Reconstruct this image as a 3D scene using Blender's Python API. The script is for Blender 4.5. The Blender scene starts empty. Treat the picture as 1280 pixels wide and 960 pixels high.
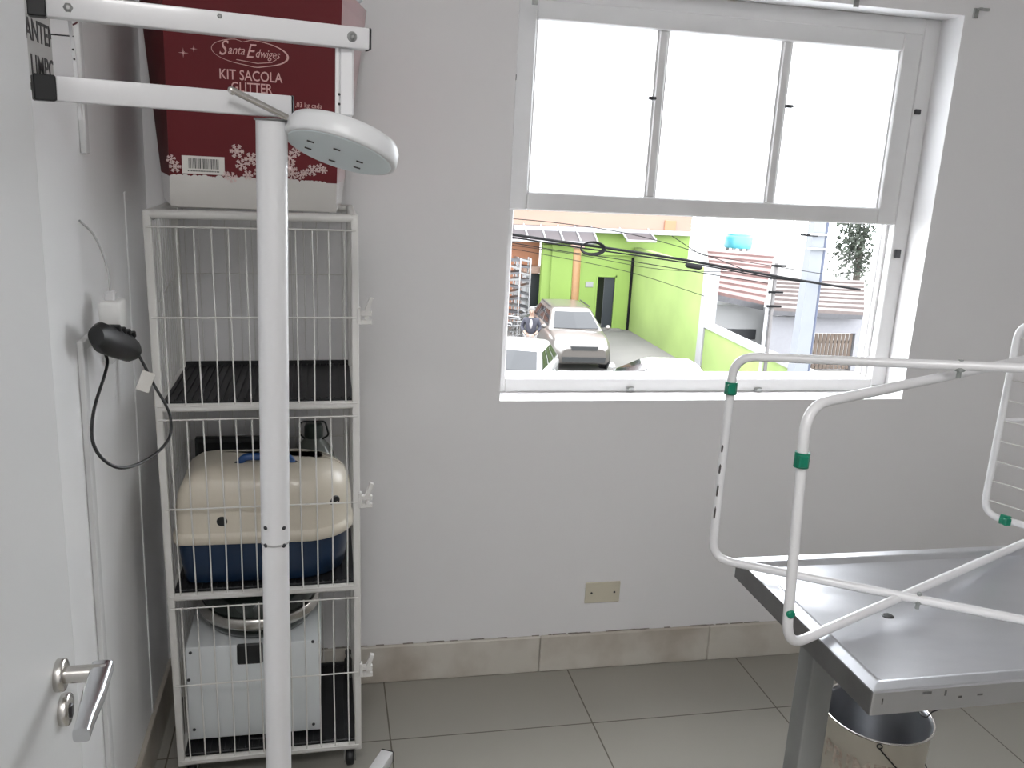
import bpy, bmesh, math, random
from mathutils import Vector, Matrix
random.seed(7)
COL = bpy.context.scene.collection
PI = math.pi
V = Vector

# ------------------------------------------------------------------ camera data
FPX, YAW, PITCH, ROLL, H = 1106.7, 0.217347, 0.246179, -0.0529621, 1.61414
def cam_axes():
    f = V((math.sin(YAW)*math.cos(PITCH), math.cos(YAW)*math.cos(PITCH), -math.sin(PITCH)))
    r = V((math.cos(YAW), -math.sin(YAW), 0)); d = f.cross(r)
    r2 = r*math.cos(ROLL) + d*math.sin(ROLL); d2 = -r*math.sin(ROLL) + d*math.cos(ROLL)
    return r2, d2, f
AR, AD, AF = cam_axes()
EYE = V((0, 0, H))
def ray(px, py): return AF + AR*((px-640)/FPX) + AD*((py-480)/FPX)
def W(px, py, Y):                      # survey helper: sight line met with the plane y = Y
    r = ray(px, py); return EYE + r*(Y/r.y)
def Wx(px, py, X):
    r = ray(px, py); return EYE + r*(X/r.x)
def Wz(px, py, Z):
    r = ray(px, py); return EYE + r*((Z-H)/r.z)

# ------------------------------------------------------------------ materials
MATS = {}
def nt(name):
    m = bpy.data.materials.new(name); m.use_nodes = True
    n = m.node_tree.nodes; l = m.node_tree.links
    return m, n, l, n['Principled BSDF']
def mat(name, rgb, rough=.5, metal=0., spec=.5, coat=0., noise=0., nscale=8., bump=0., bscale=40., stretch=None, rgb2=None):
    if name in MATS: return MATS[name]
    m, n, l, b = nt(name)
    b.inputs['Base Color'].default_value = (*rgb, 1); b.inputs['Roughness'].default_value = rough
    b.inputs['Metallic'].default_value = metal; b.inputs['Specular IOR Level'].default_value = spec
    b.inputs['Coat Weight'].default_value = coat
    tc = n.new('ShaderNodeTexCoord'); mp = n.new('ShaderNodeMapping'); l.new(tc.outputs['Object'], mp.inputs['Vector'])
    if stretch: mp.inputs['Scale'].default_value = stretch
    if noise or rgb2:
        t = n.new('ShaderNodeTexNoise'); t.inputs['Scale'].default_value = nscale; t.inputs['Detail'].default_value = 5
        l.new(mp.outputs['Vector'], t.inputs['Vector'])
        r = n.new('ShaderNodeValToRGB'); c2 = rgb2 or tuple(max(0, c*(1-noise)) for c in rgb)
        r.color_ramp.elements[0].position = .32; r.color_ramp.elements[1].position = .68
        r.color_ramp.elements[0].color = (*c2, 1); r.color_ramp.elements[1].color = (*rgb, 1)
        l.new(t.outputs['Fac'], r.inputs['Fac']); l.new(r.outputs['Color'], b.inputs['Base Color'])
    if bump:
        t = n.new('ShaderNodeTexNoise'); t.inputs['Scale'].default_value = bscale; t.inputs['Detail'].default_value = 3
        l.new(mp.outputs['Vector'], t.inputs['Vector'])
        bp = n.new('ShaderNodeBump'); bp.inputs['Strength'].default_value = bump; bp.inputs['Distance'].default_value = .005
        l.new(t.outputs['Fac'], bp.inputs['Height']); l.new(bp.outputs['Normal'], b.inputs['Normal'])
    MATS[name] = m; return m

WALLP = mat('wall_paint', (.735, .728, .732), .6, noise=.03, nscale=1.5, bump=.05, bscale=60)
WALLL = mat('left_wall_paint_lit', (.87, .87, .875), .35, noise=.03, nscale=1.5, bump=.04, bscale=30)  # paler than the other walls: window light put into the colour
CEIL = mat('ceiling_paint', (.80, .79, .77), .8, noise=.02)
GLOSSW = mat('gloss_white_paint', (.80, .80, .80), .22, coat=.3, bump=.03, bscale=12)
DOORW = mat('door_white_paint', (.60, .60, .60), .42, bump=.015, bscale=9)
WINW = mat('window_white_paint', (.68, .675, .675), .35, noise=.04, nscale=14, bump=.08, bscale=30)
POWDER = mat('white_powder_coat', (.70, .70, .71), .3, coat=.25, bump=.04, bscale=90)
CAGEW = mat('cage_white_enamel', (.66, .65, .625), .35, noise=.06, nscale=20)
WIREW = mat('cage_white_wire', (.66, .65, .625), .35, noise=.08, nscale=25)
BLACKP = mat('black_plastic', (.012, .013, .014), .45, noise=.3, nscale=20)
RUBBER = mat('black_rubber_tray', (.012, .013, .015), .5, noise=.4, nscale=30)
DARKG = mat('dark_metal', (.06, .06, .065), .4, metal=.6, noise=.2)
STEEL = mat('stainless_steel', (.68, .69, .72), .33, metal=1., noise=.10, nscale=5, bump=.5, bscale=4, stretch=(1, 1.8, 1))
STEELR = mat('stainless_dark', (.33, .33, .335), .36, metal=1., noise=.3, nscale=9, bump=.1, bscale=30)
LEGST = mat('grey_steel_leg', (.27, .275, .27), .4, metal=.35, noise=.15, nscale=9)
CHROME = mat('satin_nickel', (.62, .60, .57), .26, metal=1., noise=.05)
CHROME2 = mat('polished_chrome', (.66, .67, .69), .22, metal=1., noise=.04)
BOLTM = mat('zinc_bolt', (.42, .43, .42), .4, metal=.8, noise=.3, nscale=60)
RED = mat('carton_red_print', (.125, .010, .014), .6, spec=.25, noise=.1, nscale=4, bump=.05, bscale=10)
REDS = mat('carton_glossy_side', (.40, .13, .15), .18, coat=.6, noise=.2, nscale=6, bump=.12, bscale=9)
CARTW = mat('carton_white_print', (.62, .60, .57), .5, noise=.05, nscale=12)
PINK = mat('carton_pink_ink', (.62, .36, .34), .5, noise=.05)
FLAKE = mat('carton_flake_ink', (.66, .50, .48), .5, noise=.05)
LABELW = mat('label_paper', (.66, .64, .60), .6, noise=.05)
INK = mat('black_ink', (.03, .03, .03), .6, noise=.1)
CREAM = mat('carrier_cream_plastic', (.58, .53, .44), .38, coat=.15, noise=.06, nscale=10, bump=.06, bscale=120)
BLUE = mat('carrier_blue_plastic', (.007, .024, .060), .35, noise=.15, nscale=12)
BLUEH = mat('carrier_blue_handle', (.02, .07, .22), .35, noise=.1)
GLASSG = mat('jug_grey_green', (.13, .145, .13), .12, coat=.5, noise=.15, nscale=7)
GLASSD = mat('jug_cap_green', (.02, .035, .028), .4, noise=.2)
APPW = mat('appliance_enamel', (.66, .69, .70), .3, coat=.3, noise=.03)
GREENC = mat('green_plastic', (.0, .20, .115), .4, noise=.15, nscale=40)
LAMPW = mat('lamp_head_plastic', (.72, .73, .74), .35, noise=.03)
LAMPB = mat('lamp_lens_plate', (.80, .87, .89), .3, noise=.03)
BEIGE = mat('beige_plate', (.58, .54, .43), .4, noise=.05)
PVC = mat('trunking_plastic', (.66, .66, .66), .35, noise=.04)
PVCS = mat('joint_ring_grey', (.40, .40, .40), .5, noise=.06)  # plain mid grey plastic for the lamp post's joint ring
BUCKI = mat('bucket_grey_inside', (.26, .27, .29), .3, metal=.7, noise=.25, nscale=6)
BUCKO = mat('bucket_cream_paint', (.60, .56, .48), .4, noise=.06, nscale=9)
BUCKT = mat('bucket_tan_print', (.40, .30, .24), .5, noise=.4, nscale=80, rgb2=(.58, .53, .46))
WIRED = mat('dark_wire', (.05, .05, .05), .4, metal=.7, noise=.2)
PAINTCHIP = mat('bare_metal_chip', (.10, .09, .085), .5, metal=.4, noise=.3)
BAGP = mat('plastic_bag', (.60, .68, .72), .15, coat=.5, noise=.15, nscale=18)

def tile_floor():
    m, n, l, b = nt('floor_tiles')
    tc = n.new('ShaderNodeTexCoord'); sp = n.new('ShaderNodeSeparateXYZ'); l.new(tc.outputs['Object'], sp.inputs[0])
    def math_(op, a, bv=None, c=None):
        k = n.new('ShaderNodeMath'); k.operation = op
        for i, x in enumerate((a, bv, c)):
            if x is None: continue
            if hasattr(x, 'is_linked'): l.new(x, k.inputs[i])
            else: k.inputs[i].default_value = x
        return k.outputs[0]
    def line(out, off, size):
        s = math_('SUBTRACT', out, off); s = math_('DIVIDE', s, size); s = math_('FRACT', s)
        s = math_('SUBTRACT', s, .5); s = math_('ABSOLUTE', s); return math_('GREATER_THAN', s, .5-.0021/size)
    g = math_('MAXIMUM', line(sp.outputs['X'], .1882, .6), line(sp.outputs['Y'], 2.2058, .6))
    t = n.new('ShaderNodeTexNoise'); t.inputs['Scale'].default_value = 2.2; t.inputs['Detail'].default_value = 6
    l.new(tc.outputs['Object'], t.inputs['Vector'])
    r = n.new('ShaderNodeValToRGB'); r.color_ramp.elements[0].color = (.285, .272, .240, 1); r.color_ramp.elements[1].color = (.335, .322, .285, 1)
    l.new(t.outputs['Fac'], r.inputs['Fac'])
    mx = n.new('ShaderNodeMix'); mx.data_type = 'RGBA'; l.new(g, mx.inputs['Factor']); l.new(r.outputs['Color'], mx.inputs['A'])
    mx.inputs['B'].default_value = (.10, .086, .067, 1); l.new(mx.outputs['Result'], b.inputs['Base Color'])
    b.inputs['Roughness'].default_value = .28
    return m
FLOORM = tile_floor()
def baseboard_mat():
    m, n, l, b = nt('baseboard_stone')
    tc = n.new('ShaderNodeTexCoord')
    t = n.new('ShaderNodeTexNoise'); t.inputs['Scale'].default_value = 5; t.inputs['Detail'].default_value = 7; l.new(tc.outputs['Object'], t.inputs['Vector'])
    r = n.new('ShaderNodeValToRGB'); r.color_ramp.elements[0].position = .35; r.color_ramp.elements[1].position = .6
    r.color_ramp.elements[0].color = (.40, .355, .30, 1); r.color_ramp.elements[1].color = (.56, .53, .475, 1)
    l.new(t.outputs['Fac'], r.inputs['Fac']); l.new(r.outputs['Color'], b.inputs['Base Color']); b.inputs['Roughness'].default_value = .4
    return m
BASEM = baseboard_mat()
def frosted():
    m = bpy.data.materials.new('frosted_glass'); m.use_nodes = True; n = m.node_tree.nodes; l = m.node_tree.links
    n.remove(n['Principled BSDF']); o = n['Material Output']
    t = n.new('ShaderNodeBsdfTranslucent'); t.inputs['Color'].default_value = (.93, .94, .95, 1)
    g = n.new('ShaderNodeBsdfGlossy'); g.inputs['Roughness'].default_value = .25
    tx = n.new('ShaderNodeTexNoise'); tx.inputs['Scale'].default_value = 300; bp = n.new('ShaderNodeBump'); bp.inputs['Strength'].default_value = .1
    l.new(tx.outputs['Fac'], bp.inputs['Height']); l.new(bp.outputs['Normal'], g.inputs['Normal'])
    mx = n.new('ShaderNodeMixShader'); mx.inputs[0].default_value = .04
    l.new(t.outputs[0], mx.inputs[1]); l.new(g.outputs[0], mx.inputs[2]); l.new(mx.outputs[0], o.inputs['Surface'])
    return m
FROST = frosted()

# ------------------------------------------------------------------ mesh builder
WM = {}                                 # object name -> offset of its local frame (children share it)
class MB:
    def __init__(s): s.bm = bmesh.new(); s.mi = 0
    def _fin(s, faces, smooth=False):
        for f in faces: f.material_index = s.mi; f.smooth = smooth
    def box(s, c, size, rot=None, bev=0., seg=1):
        c = V(c); R3 = rot.to_3x3() if rot else Matrix.Identity(3)
        t = bmesh.new(); bmesh.ops.create_cube(t, size=1.)
        for v in t.verts: v.co = V((v.co.x*size[0], v.co.y*size[1], v.co.z*size[2]))
        if bev: bmesh.ops.bevel(t, geom=list(t.edges), offset=bev, segments=seg, affect='EDGES', profile=.5)
        for v in t.verts: v.co = R3 @ v.co + c
        s._merge(t, seg > 1); return s
    def bx(s, x0, x1, y0, y1, z0, z1, bev=0., seg=1):
        return s.box(((x0+x1)/2, (y0+y1)/2, (z0+z1)/2), (abs(x1-x0), abs(y1-y0), abs(z1-z0)), None, bev, seg)
    def _merge(s, t, smooth=False):
        vm = [s.bm.verts.new(v.co) for v in t.verts]; t.verts.index_update()
        fs = []
        for f in t.faces:
            try: nf = s.bm.faces.new([vm[v.index] for v in f.verts]); nf.smooth = f.smooth or smooth; nf.material_index = s.mi; fs.append(nf)
            except ValueError: pass
        t.free(); return fs
    def poly(s, pts, smooth=False):
        f = s.bm.faces.new([s.bm.verts.new(V(p)) for p in pts]); s._fin([f], smooth); return s
    def hull8(s, a, b):                 # two matching outlines joined into a closed solid
        va = [s.bm.verts.new(V(p)) for p in a]; vb = [s.bm.verts.new(V(p)) for p in b]; n = len(a)
        fs = [s.bm.faces.new(va[::-1]), s.bm.faces.new(vb)]
        for i in range(n): fs.append(s.bm.faces.new([va[i], va[(i+1) % n], vb[(i+1) % n], vb[i]]))
        s._fin(fs); return s
    def tube(s, pts, r, n=10, closed=False, caps=True, square=False, up=None):
        pts = [V(p) for p in pts]; N = len(pts); rings = []
        rr = r if isinstance(r, (list, tuple)) else [r]*N
        T = []
        for i in range(N):
            if closed: t = (pts[(i+1) % N]-pts[i-1])
            elif i == 0: t = pts[1]-pts[0]
            elif i == N-1: t = pts[-1]-pts[-2]
            else: t = (pts[i+1]-pts[i]).normalized()+(pts[i]-pts[i-1]).normalized()
            T.append(t.normalized())
        u = V(up) if up else (V((0, 0, 1)) if abs(T[0].z) < .9 else V((1, 0, 0)))
        u = (u-T[0]*u.dot(T[0])).normalized()
        for i in range(N):
            if i:
                q = T[i-1].rotation_difference(T[i]); u = q @ u
                u = (u-T[i]*u.dot(T[i])).normalized()
            w = T[i].cross(u); ring = []
            for k in range(n):
                a = 2*PI*k/n + (PI/4 if square else 0); m = rr[i]*(math.sqrt(2) if square else 1)
                ring.append(s.bm.verts.new(pts[i]+(u*math.cos(a)+w*math.sin(a))*m))
            rings.append(ring)
        fs = []
        for i in range(N if closed else N-1):
            A, B = rings[i], rings[(i+1) % N]
            for k in range(n): fs.append(s.bm.faces.new([A[k], A[(k+1) % n], B[(k+1) % n], B[k]]))
        s._fin(fs, not square)
        if caps and not closed:
            s._fin([s.bm.faces.new(rings[0][::-1]), s.bm.faces.new(rings[-1])])
        return s
    def cyl(s, a, b, r, n=16, r2=None): return s.tube([a, b], [r, r if r2 is None else r2], n)
    def lathe(s, c, prof, n=32, axis=None, capb=True, capt=True, sx=1., sy=1.):
        c = V(c); M3 = axis if axis else Matrix.Identity(3); rings = []
        for (r, z) in prof:
            rings.append([s.bm.verts.new(c+M3 @ V((r*sx*math.cos(2*PI*k/n), r*sy*math.sin(2*PI*k/n), z))) for k in range(n)])
        fs = []
        for A, B in zip(rings, rings[1:]):
            for k in range(n): fs.append(s.bm.faces.new([A[k], A[(k+1) % n], B[(k+1) % n], B[k]]))
        s._fin(fs, True)
        if capb: s._fin([s.bm.faces.new(rings[0][::-1])])
        if capt: s._fin([s.bm.faces.new(rings[-1])])
        return s
    def loft(s, rings, capb=True, capt=True, smooth=True):
        R_ = [[s.bm.verts.new(V(p)) for p in r] for r in rings]; n = len(R_[0]); fs = []
        for A, B in zip(R_, R_[1:]):
            for k in range(n): fs.append(s.bm.faces.new([A[k], A[(k+1) % n], B[(k+1) % n], B[k]]))
        s._fin(fs, smooth)
        if capb: s._fin([s.bm.faces.new(R_[0][::-1])])
        if capt: s._fin([s.bm.faces.new(R_[-1])])
        return s
    def ball(s, c, r, sub=2, sc=(1, 1, 1), jit=0.):
        t = bmesh.new(); bmesh.ops.create_icosphere(t, subdivisions=sub, radius=1.)
        for v in t.verts:
            k = 1+random.uniform(-jit, jit); v.co = V((v.co.x*sc[0], v.co.y*sc[1], v.co.z*sc[2]))*r*k + V(c)
        s._merge(t, True); return s
    def build(s, name, m, parent=None, bevel=0., off=None):
        o_ = off if off is not None else (WM.get(parent.name, V((0, 0, 0))) if parent else V((0, 0, 0)))
        bmesh.ops.recalc_face_normals(s.bm, faces=s.bm.faces[:])
        for v in s.bm.verts: v.co -= o_
        for e in s.bm.edges:
            if any(not f.smooth for f in e.link_faces): e.smooth = False
        me = bpy.data.meshes.new(name); s.bm.to_mesh(me); s.bm.free()
        for x in (m if isinstance(m, (list, tuple)) else [m]): me.materials.append(x)
        o = bpy.data.objects.new(name, me); COL.objects.link(o)
        if parent: o.parent = parent; WM[o.name] = o_
        else: o.location = o_; WM[o.name] = o_
        if bevel:
            b = o.modifiers.new('edge', 'BEVEL'); b.width = bevel; b.segments = 2; b.limit_method = 'ANGLE'
        return o
def tag(o, label, cat, group=None, kind=None):
    o['label'] = label; o['category'] = cat
    if group: o['group'] = group
    if kind: o['kind'] = kind
    return o
def thing(name, label, cat, loc, group=None):
    o = bpy.data.objects.new(name, None); COL.objects.link(o); o.location = loc; o.empty_display_size = .05
    WM[o.name] = V(loc); return tag(o, label, cat, group)
def struct(o): o['kind'] = 'structure'; return o
def fillet(pts, r, seg=6, closed=False):
    pts = [V(p) for p in pts]; out = []; N = len(pts)
    for i, p in enumerate(pts):
        if not closed and i in (0, N-1): out.append(p); continue
        a = (pts[i-1]-p); b = (pts[(i+1) % N]-p); d = min(r, a.length*.49, b.length*.49)
        A = p+a.normalized()*d; B = p+b.normalized()*d
        for k in range(seg+1):
            t = k/seg; out.append(A*(1-t)**2+p*2*t*(1-t)+B*t**2)
    return out
def spline(pts, seg=8):                # Catmull-Rom
    P = [V(p) for p in pts]; P = [P[0]*2-P[1]]+P+[P[-1]*2-P[-2]]; out = []
    for i in range(1, len(P)-2):
        for k in range(seg):
            t = k/seg; a, b, c, d = P[i-1:i+3]
            out.append(.5*((2*b)+(c-a)*t+(2*a-5*b+4*c-d)*t*t+(3*b-a-3*c+d)*t**3))
    out.append(P[-2]); return out
def text_mesh(body, size, origin, right, up, depth=.0006, shear=0., bold=0., align='CENTER', sx=1., clip=None, serif=0.):
    """letters as a bmesh lying on the plane (right, up), raised by depth"""
    cu = bpy.data.curves.new('letters', 'FONT'); cu.body = body; cu.size = size; cu.align_x = align; cu.align_y = 'CENTER'
    cu.shear = shear; cu.extrude = depth/2; cu.offset = bold; cu.resolution_u = 3
    ob = bpy.data.objects.new('letters', cu); COL.objects.link(ob)
    dg = bpy.context.evaluated_depsgraph_get(); me = bpy.data.meshes.new_from_object(ob.evaluated_get(dg))
    bm = bmesh.new(); bm.from_mesh(me); bpy.data.objects.remove(ob); bpy.data.curves.remove(cu); bpy.data.meshes.remove(me)
    r = V(right).normalized(); u = V(up).normalized(); nrm = r.cross(u)
    if clip is not None:
        for (co, no) in clip:
            bmesh.ops.bisect_plane(bm, geom=bm.verts[:]+bm.edges[:]+bm.faces[:], plane_co=co, plane_no=no, clear_outer=True)
    for v in bm.verts: v.co = V(origin)+r*(v.co.x*sx)+u*v.co.y+nrm*(v.co.z+depth/2)
    return bm
def add_bm(mb, bm): mb._merge(bm); return mb

D = 2.505; XL = -.45; XRW = 3.3; YR = -1.3; ZC = 2.9
# ================================================================== ROOM
struct(MB().bx(XL-.2, XRW+.2, YR-.2, D+.05, -.1, 0).build('floor', FLOORM))
struct(MB().bx(XL-.2, XRW+.2, YR-.2, D+.2, ZC, ZC+.1).build('ceiling', CEIL))
WX0, WX1, WZ0, WZ1 = .518, 1.877, .917, 2.105
TW = .215
m = MB()
m.bx(XL-.2, WX0, D, D+TW, 0, ZC); m.bx(WX1, XRW+.2, D, D+TW, 0, ZC)
m.bx(WX0, WX1, D, D+TW, 0, WZ0); m.bx(WX0, WX1, D, D+TW, WZ1, ZC)
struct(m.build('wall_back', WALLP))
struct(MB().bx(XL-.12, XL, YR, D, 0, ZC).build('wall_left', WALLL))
struct(MB().bx(XRW, XRW+.12, YR, D, 0, ZC).build('wall_right', WALLP))
struct(MB().bx(XL-.12, XRW+.12, YR-.12, YR, 0, ZC).build('wall_rear', WALLP))
m = MB(); xs = [XL, .1, .69, 1.28, 1.87, 2.46, 3.05, XRW]
for a, b in zip(xs, xs[1:]): m.bx(a+.0008, b-.0008, D-.014, D, 0, .127, .003)
bb = struct(m.build('baseboard_back', BASEM))
m = MB()
for i in range(60):
    x = random.uniform(XL, 1.7); m.bx(x, x+random.uniform(.01, .05), D-.006, D, .1268, .1268+random.uniform(.0004, .0018))
m.build('chipped_edge', mat('dirty_gap', (.30, .27, .24), .8, noise=.5, nscale=60), bb)

# ---------------------------------------------------------------- window
Yf = D+.10
win = MB()
win.bx(WX0, WX0+.035, Yf, Yf+.10, WZ0, WZ1, .003); win.bx(WX1-.055, WX1, Yf, Yf+.10, WZ0, WZ1, .003)
win.bx(WX0+.035, WX1-.055, Yf, Yf+.10, WZ1-.05, WZ1, .003); win.bx(WX0+.035, WX1-.055, Yf, Yf+.10, WZ0, WZ0+.045, .004)
window = struct(win.build('window_1', WINW))
# sash guides on the right jamb
m = MB()
for y0 in (.03, .062): m.bx(WX1-.065, WX1-.055, Yf+y0, Yf+y0+.012, WZ0+.045, 1.49, .002)
m.build('sash_guide', WINW, window)
# upper sash : three frosted lights
sx0, sx1, pz0, pz1 = .535, WX1-.058, 1.53, 2.005
px0, px1 = .592, 1.752
m = MB(); ya, yb = Yf-.004, Yf+.034
m.bx(sx0, px0, ya, yb, 1.476, WZ1-.045, .004); m.bx(px1, sx1, ya, yb, 1.476, WZ1-.045, .004)
m.bx(px0, px1, ya, yb, pz1, WZ1-.045, .004); m.bx(px0, px1, ya, yb, 1.476, pz0, .004)
pw = (px1-px0-2*.026)/3
for k in (1, 2):
    xm = px0+k*pw+(k-1)*.026; m.bx(xm, xm+.026, ya+.004, yb-.002, pz0, pz1, .003)
sash = m.build('upper_sash', WINW, window)
m = MB()
for k in range(3):
    xa = px0+k*(pw+.026)
    for (a, b, c, d) in ((xa, xa+.006, pz0, pz1), (xa+pw-.006, xa+pw, pz0, pz1)): m.bx(a, b, Yf+.006, Yf+.016, c, d)
m.build('glazing_bead', WINW, sash)
for k in range(3):
    xa = px0+k*(pw+.026)
    MB().bx(xa-.004, xa+pw+.004, Yf+.016, Yf+.020, pz0-.004, pz1+.004).build('frosted_pane', FROST, sash)
for (px, py) in ((814, 123), (985, 133)):
    p = W(px, py, ya)
    MB().box((p.x, ya-.006, p.z), (.022, .014, .010), None, .002).cyl((p.x+.006, ya-.018, p.z), (p.x+.006, ya, p.z), .004, 10).build('sash_catch', DARKG, sash)
for (px, py) in ((1146, 140), (1121, 317)):
    p = W(px, py, Yf)
    MB().box((p.x, Yf-.004, p.z), (.020, .010, .016 if py < 200 else .028), None, .002).build('frame_bolt', DARKG, window)
p = W(648, 97, Yf); MB().box((WX0+.016, Yf-.005, p.z), (.010, .012, .018), None, .002).build('frame_bolt', DARKG, window)
for (px, py) in ((787, 486), (947, 487), (1093, 484)):
    p = W(px, py, Yf)
    MB().box((p.x, Yf-.003, p.z), (.026, .008, .014), None, .002).cyl((p.x-.004, Yf-.012, p.z), (p.x-.004, Yf, p.z), .005, 10).build('sill_catch', BOLTM, window)
# outer stone sill and bright inner sill slab
MB().bx(WX0-.05, WX1+.05, D+TW, D+TW+.07, WZ0-.03, WZ0+.02, .004).bx(WX0, WX1, Yf+.1, D+TW, WZ0, WZ0+.02).build('outer_sill', WINW, window)
# curtain rod brackets above the opening
for i, (px, py, lab) in enumerate(((1222, 17, 'small grey curtain rod bracket on wall right of window top'), (1073, 3, 'small grey curtain rod bracket above the third frosted pane'), (672, 0, 'small grey curtain rod bracket above the top left window corner'))):
    p = W(px, py, D)
    t = thing('curtain_bracket', lab, 'bracket', (p.x, D, p.z), 'curtain rod brackets')
    MB().box((p.x-.008, D-.003, p.z), (.016, .006, .028), None, .001).build('base_plate', BOLTM, t)
    MB().box((p.x+.010, D-.016, p.z+.010), (.030, .010, .007), None, .001).box((p.x-.006, D-.012, p.z+.010), (.008, .024, .007), None, .001).build('hook_arm', BOLTM, t)

# ---------------------------------------------------------------- open door at the left
DX = -.315
m = MB().bx(DX-.036, DX, .22, 1.118, .012, 2.12, .003)
door = struct(m.build('door_1', DOORW))
hc = V((DX, 1.042-.003, .983))
m = MB()
RX = Matrix.Rotation(PI/2, 3, 'Y')
m.lathe(hc, [(.0195, 0), (.0200, .002), (.0200, .008), (.0188, .0098), (.013, .0102)], 40, RX)
h = m.build('handle_rose', CHROME, door)
MB().cyl(hc+V((.009, 0, 0)), hc+V((.056, 0, 0)), .0105, 24).build('handle_neck', CHROME, h)
a = hc+V((.049, .012, 0))
m = MB()
prof = [(0, .0100), (.02, .0105), (.06, .0105), (.105, .0100), (.130, .0085)]
rings = []
for (t_, hh) in prof:
    c = a+V((0.006*t_/.125, -t_-0.0, -.004*t_/.125)); th = .0125 if t_ < .1 else .009
    rings.append([c+V((math.copysign(abs(math.cos(q))**.5, math.cos(q))*th, 0, math.copysign(abs(math.sin(q))**.5, math.sin(q))*hh)) for q in [2*PI*k/20 for k in range(20)]])
m.loft(rings).build('handle_lever', CHROME2, h)
kc = V((DX, 1.046, .931))
m = MB().lathe(kc, [(.0195, 0), (.0200, .002), (.0200, .008), (.0188, .0098), (.011, .0102)], 40, RX)
k_ = m.build('key_rose', CHROME, door)
MB().box(kc+V((.0112, 0, -.002)), (.003, .008, .017), None, .001).build('key_cylinder', DARKG, k_)

# ---------------------------------------------------------------- left wall fittings
# white casing strip on the wall, behind the door
y0 = Wx(84, 600, XL).y
# sign plate
s0, s1 = Wx(26, 60, XL+.004), Wx(65, 60, XL+.004)
zt, zb = 1.83, Wx(38, 107, XL).z
ya_ = s0.y-.05; yb_ = s1.y
t = thing('wall_sign', 'grey wall sign with black letters ANTEN and LIMPO behind white open door', 'sign', (XL, (ya_+yb_)/2, (zt+zb)/2))
MB().bx(XL, XL+.004, ya_, yb_, zb, zt, .0008).build('plate', mat('sign_grey', (.46, .455, .44), .5, noise=.03), t)
MB().bx(XL, XL+.0055, ya_, yb_-.06, zb-.006, zb+.004).build('dark_edge', INK, t)
def sign_line(px, py, hpx, body, size):
    p = Wx(px, py, XL+.004)
    lim = (yb_-.003-p.y)
    return text_mesh(body, size, (XL+.004, p.y, p.z), (0, 1, 0), (0, 0, 1), .0008, bold=.0004, align='LEFT', clip=[((lim, 0, 0), (1, 0, 0))])
m = MB(); add_bm(m, sign_line(31, 35, 0, 'ANTENHA', .047)); add_bm(m, sign_line(38.5, 82, 0, 'LIMPO', .047)); m.build('lettering', INK, t)
# cable trunking : lower run with elbow, upper stub
q0, q1 = Wx(106, 420, XL), Wx(124, 940, XL)
yt = Wx(107, 600, XL).y
t = tag(MB().bx(XL, XL+.012, yt, yt+.026, .13, Wx(104, 420, XL).z, .002).bx(XL, XL+.0115, yt+.0262, yt+.12, Wx(104, 420, XL).z-.022, Wx(104, 420, XL).z, .002).build('cable_trunking', PVC, None),
        'white cable trunking with an elbow running down the left wall below the plug', 'trunking')
yu = Wx(98, 160, XL).y
t = tag(MB().bx(XL, XL+.012, yu, yu+.026, Wx(100, 192, XL).z, ZC-.005, .002).build('cable_trunking', PVC, None),
        'short end of white cable trunking high on the left wall behind the lamp arm', 'trunking')
yv = Wx(163, 400, XL).y
struct(MB().bx(XL, XL+.003, yv, yv+.02, .0, 1.5, .002).build('trim_1', WALLL))
struct(MB().bx(XL, XL+.012, YR, D-.016, 0, .127, .002).build('baseboard_left', BASEM))
# socket box + white adapter + black plug + cords
ps = Wx(133, 418, XL)
t = thing('wall_socket', 'white socket box on the left wall holding the black plug', 'socket', (XL, ps.y, ps.z))
MB().bx(XL, XL+.022, ps.y-.045, ps.y+.05, ps.z-.055, ps.z+.03, .004).build('box', PVC, t)
pa = Wx(133, 392, XL+.03)
t = thing('plug_adapter', 'white cube plug adapter with a thin cord above the black plug', 'adapter', (XL+.022, pa.y, pa.z))
MB().bx(XL+.0225, XL+.062, pa.y-.034, pa.y+.034, pa.z-.03, pa.z+.028, .006, 2).build('body', mat('adapter_white', (.78, .78, .76), .35, noise=.03), t)
MB().bx(XL+.03, XL+.05, pa.y-.013, pa.y+.013, pa.z+.026, pa.z+.045, .003).build('collar', PVC, t)
m = MB().tube(spline([(XL+.04, pa.y, pa.z+.043), (XL+.036, pa.y-.004, pa.z+.10), (XL+.02, pa.y-.016, pa.z+.155), (XL+.004, pa.y-.05, pa.z+.185)]), .0022, 8)
m.build('cord', mat('thin_grey_cord', (.5, .5, .5), .5, noise=.05), t)
pb = Wx(141, 428, XL+.05)
t = thing('power_plug', 'black power plug with a drooping loop of black cord on left wall', 'plug', (XL+.022, pb.y, pb.z))
m = MB(); c0 = Wx(120, 420, XL+.045); c1 = Wx(170, 438, XL+.075)
dirv = (c1-c0)
rings = []
for f_, hh, ww in ((0, .018, .014), (.12, .030, .02), (.45, .031, .022), (.75, .030, .02), (.92, .022, .016), (1.02, .012, .010)):
    c = c0+dirv*f_; rings.append([c+V((math.cos(q)*ww, 0, math.sin(q)*hh)) for q in [2*PI*k/18 for k in range(18)]])
m.loft(rings); plug = m.build('plug_body', BLACKP, t)
m = MB()
for k in range(4):
    c = c0+dirv*(.35+.13*k)+V((.004, 0, .026)); m.box(c, (.03, .007, .014), Matrix.Rotation(.3, 4, 'X'), .002)
m.build('grip_ribs', BLACKP, plug)
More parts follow.
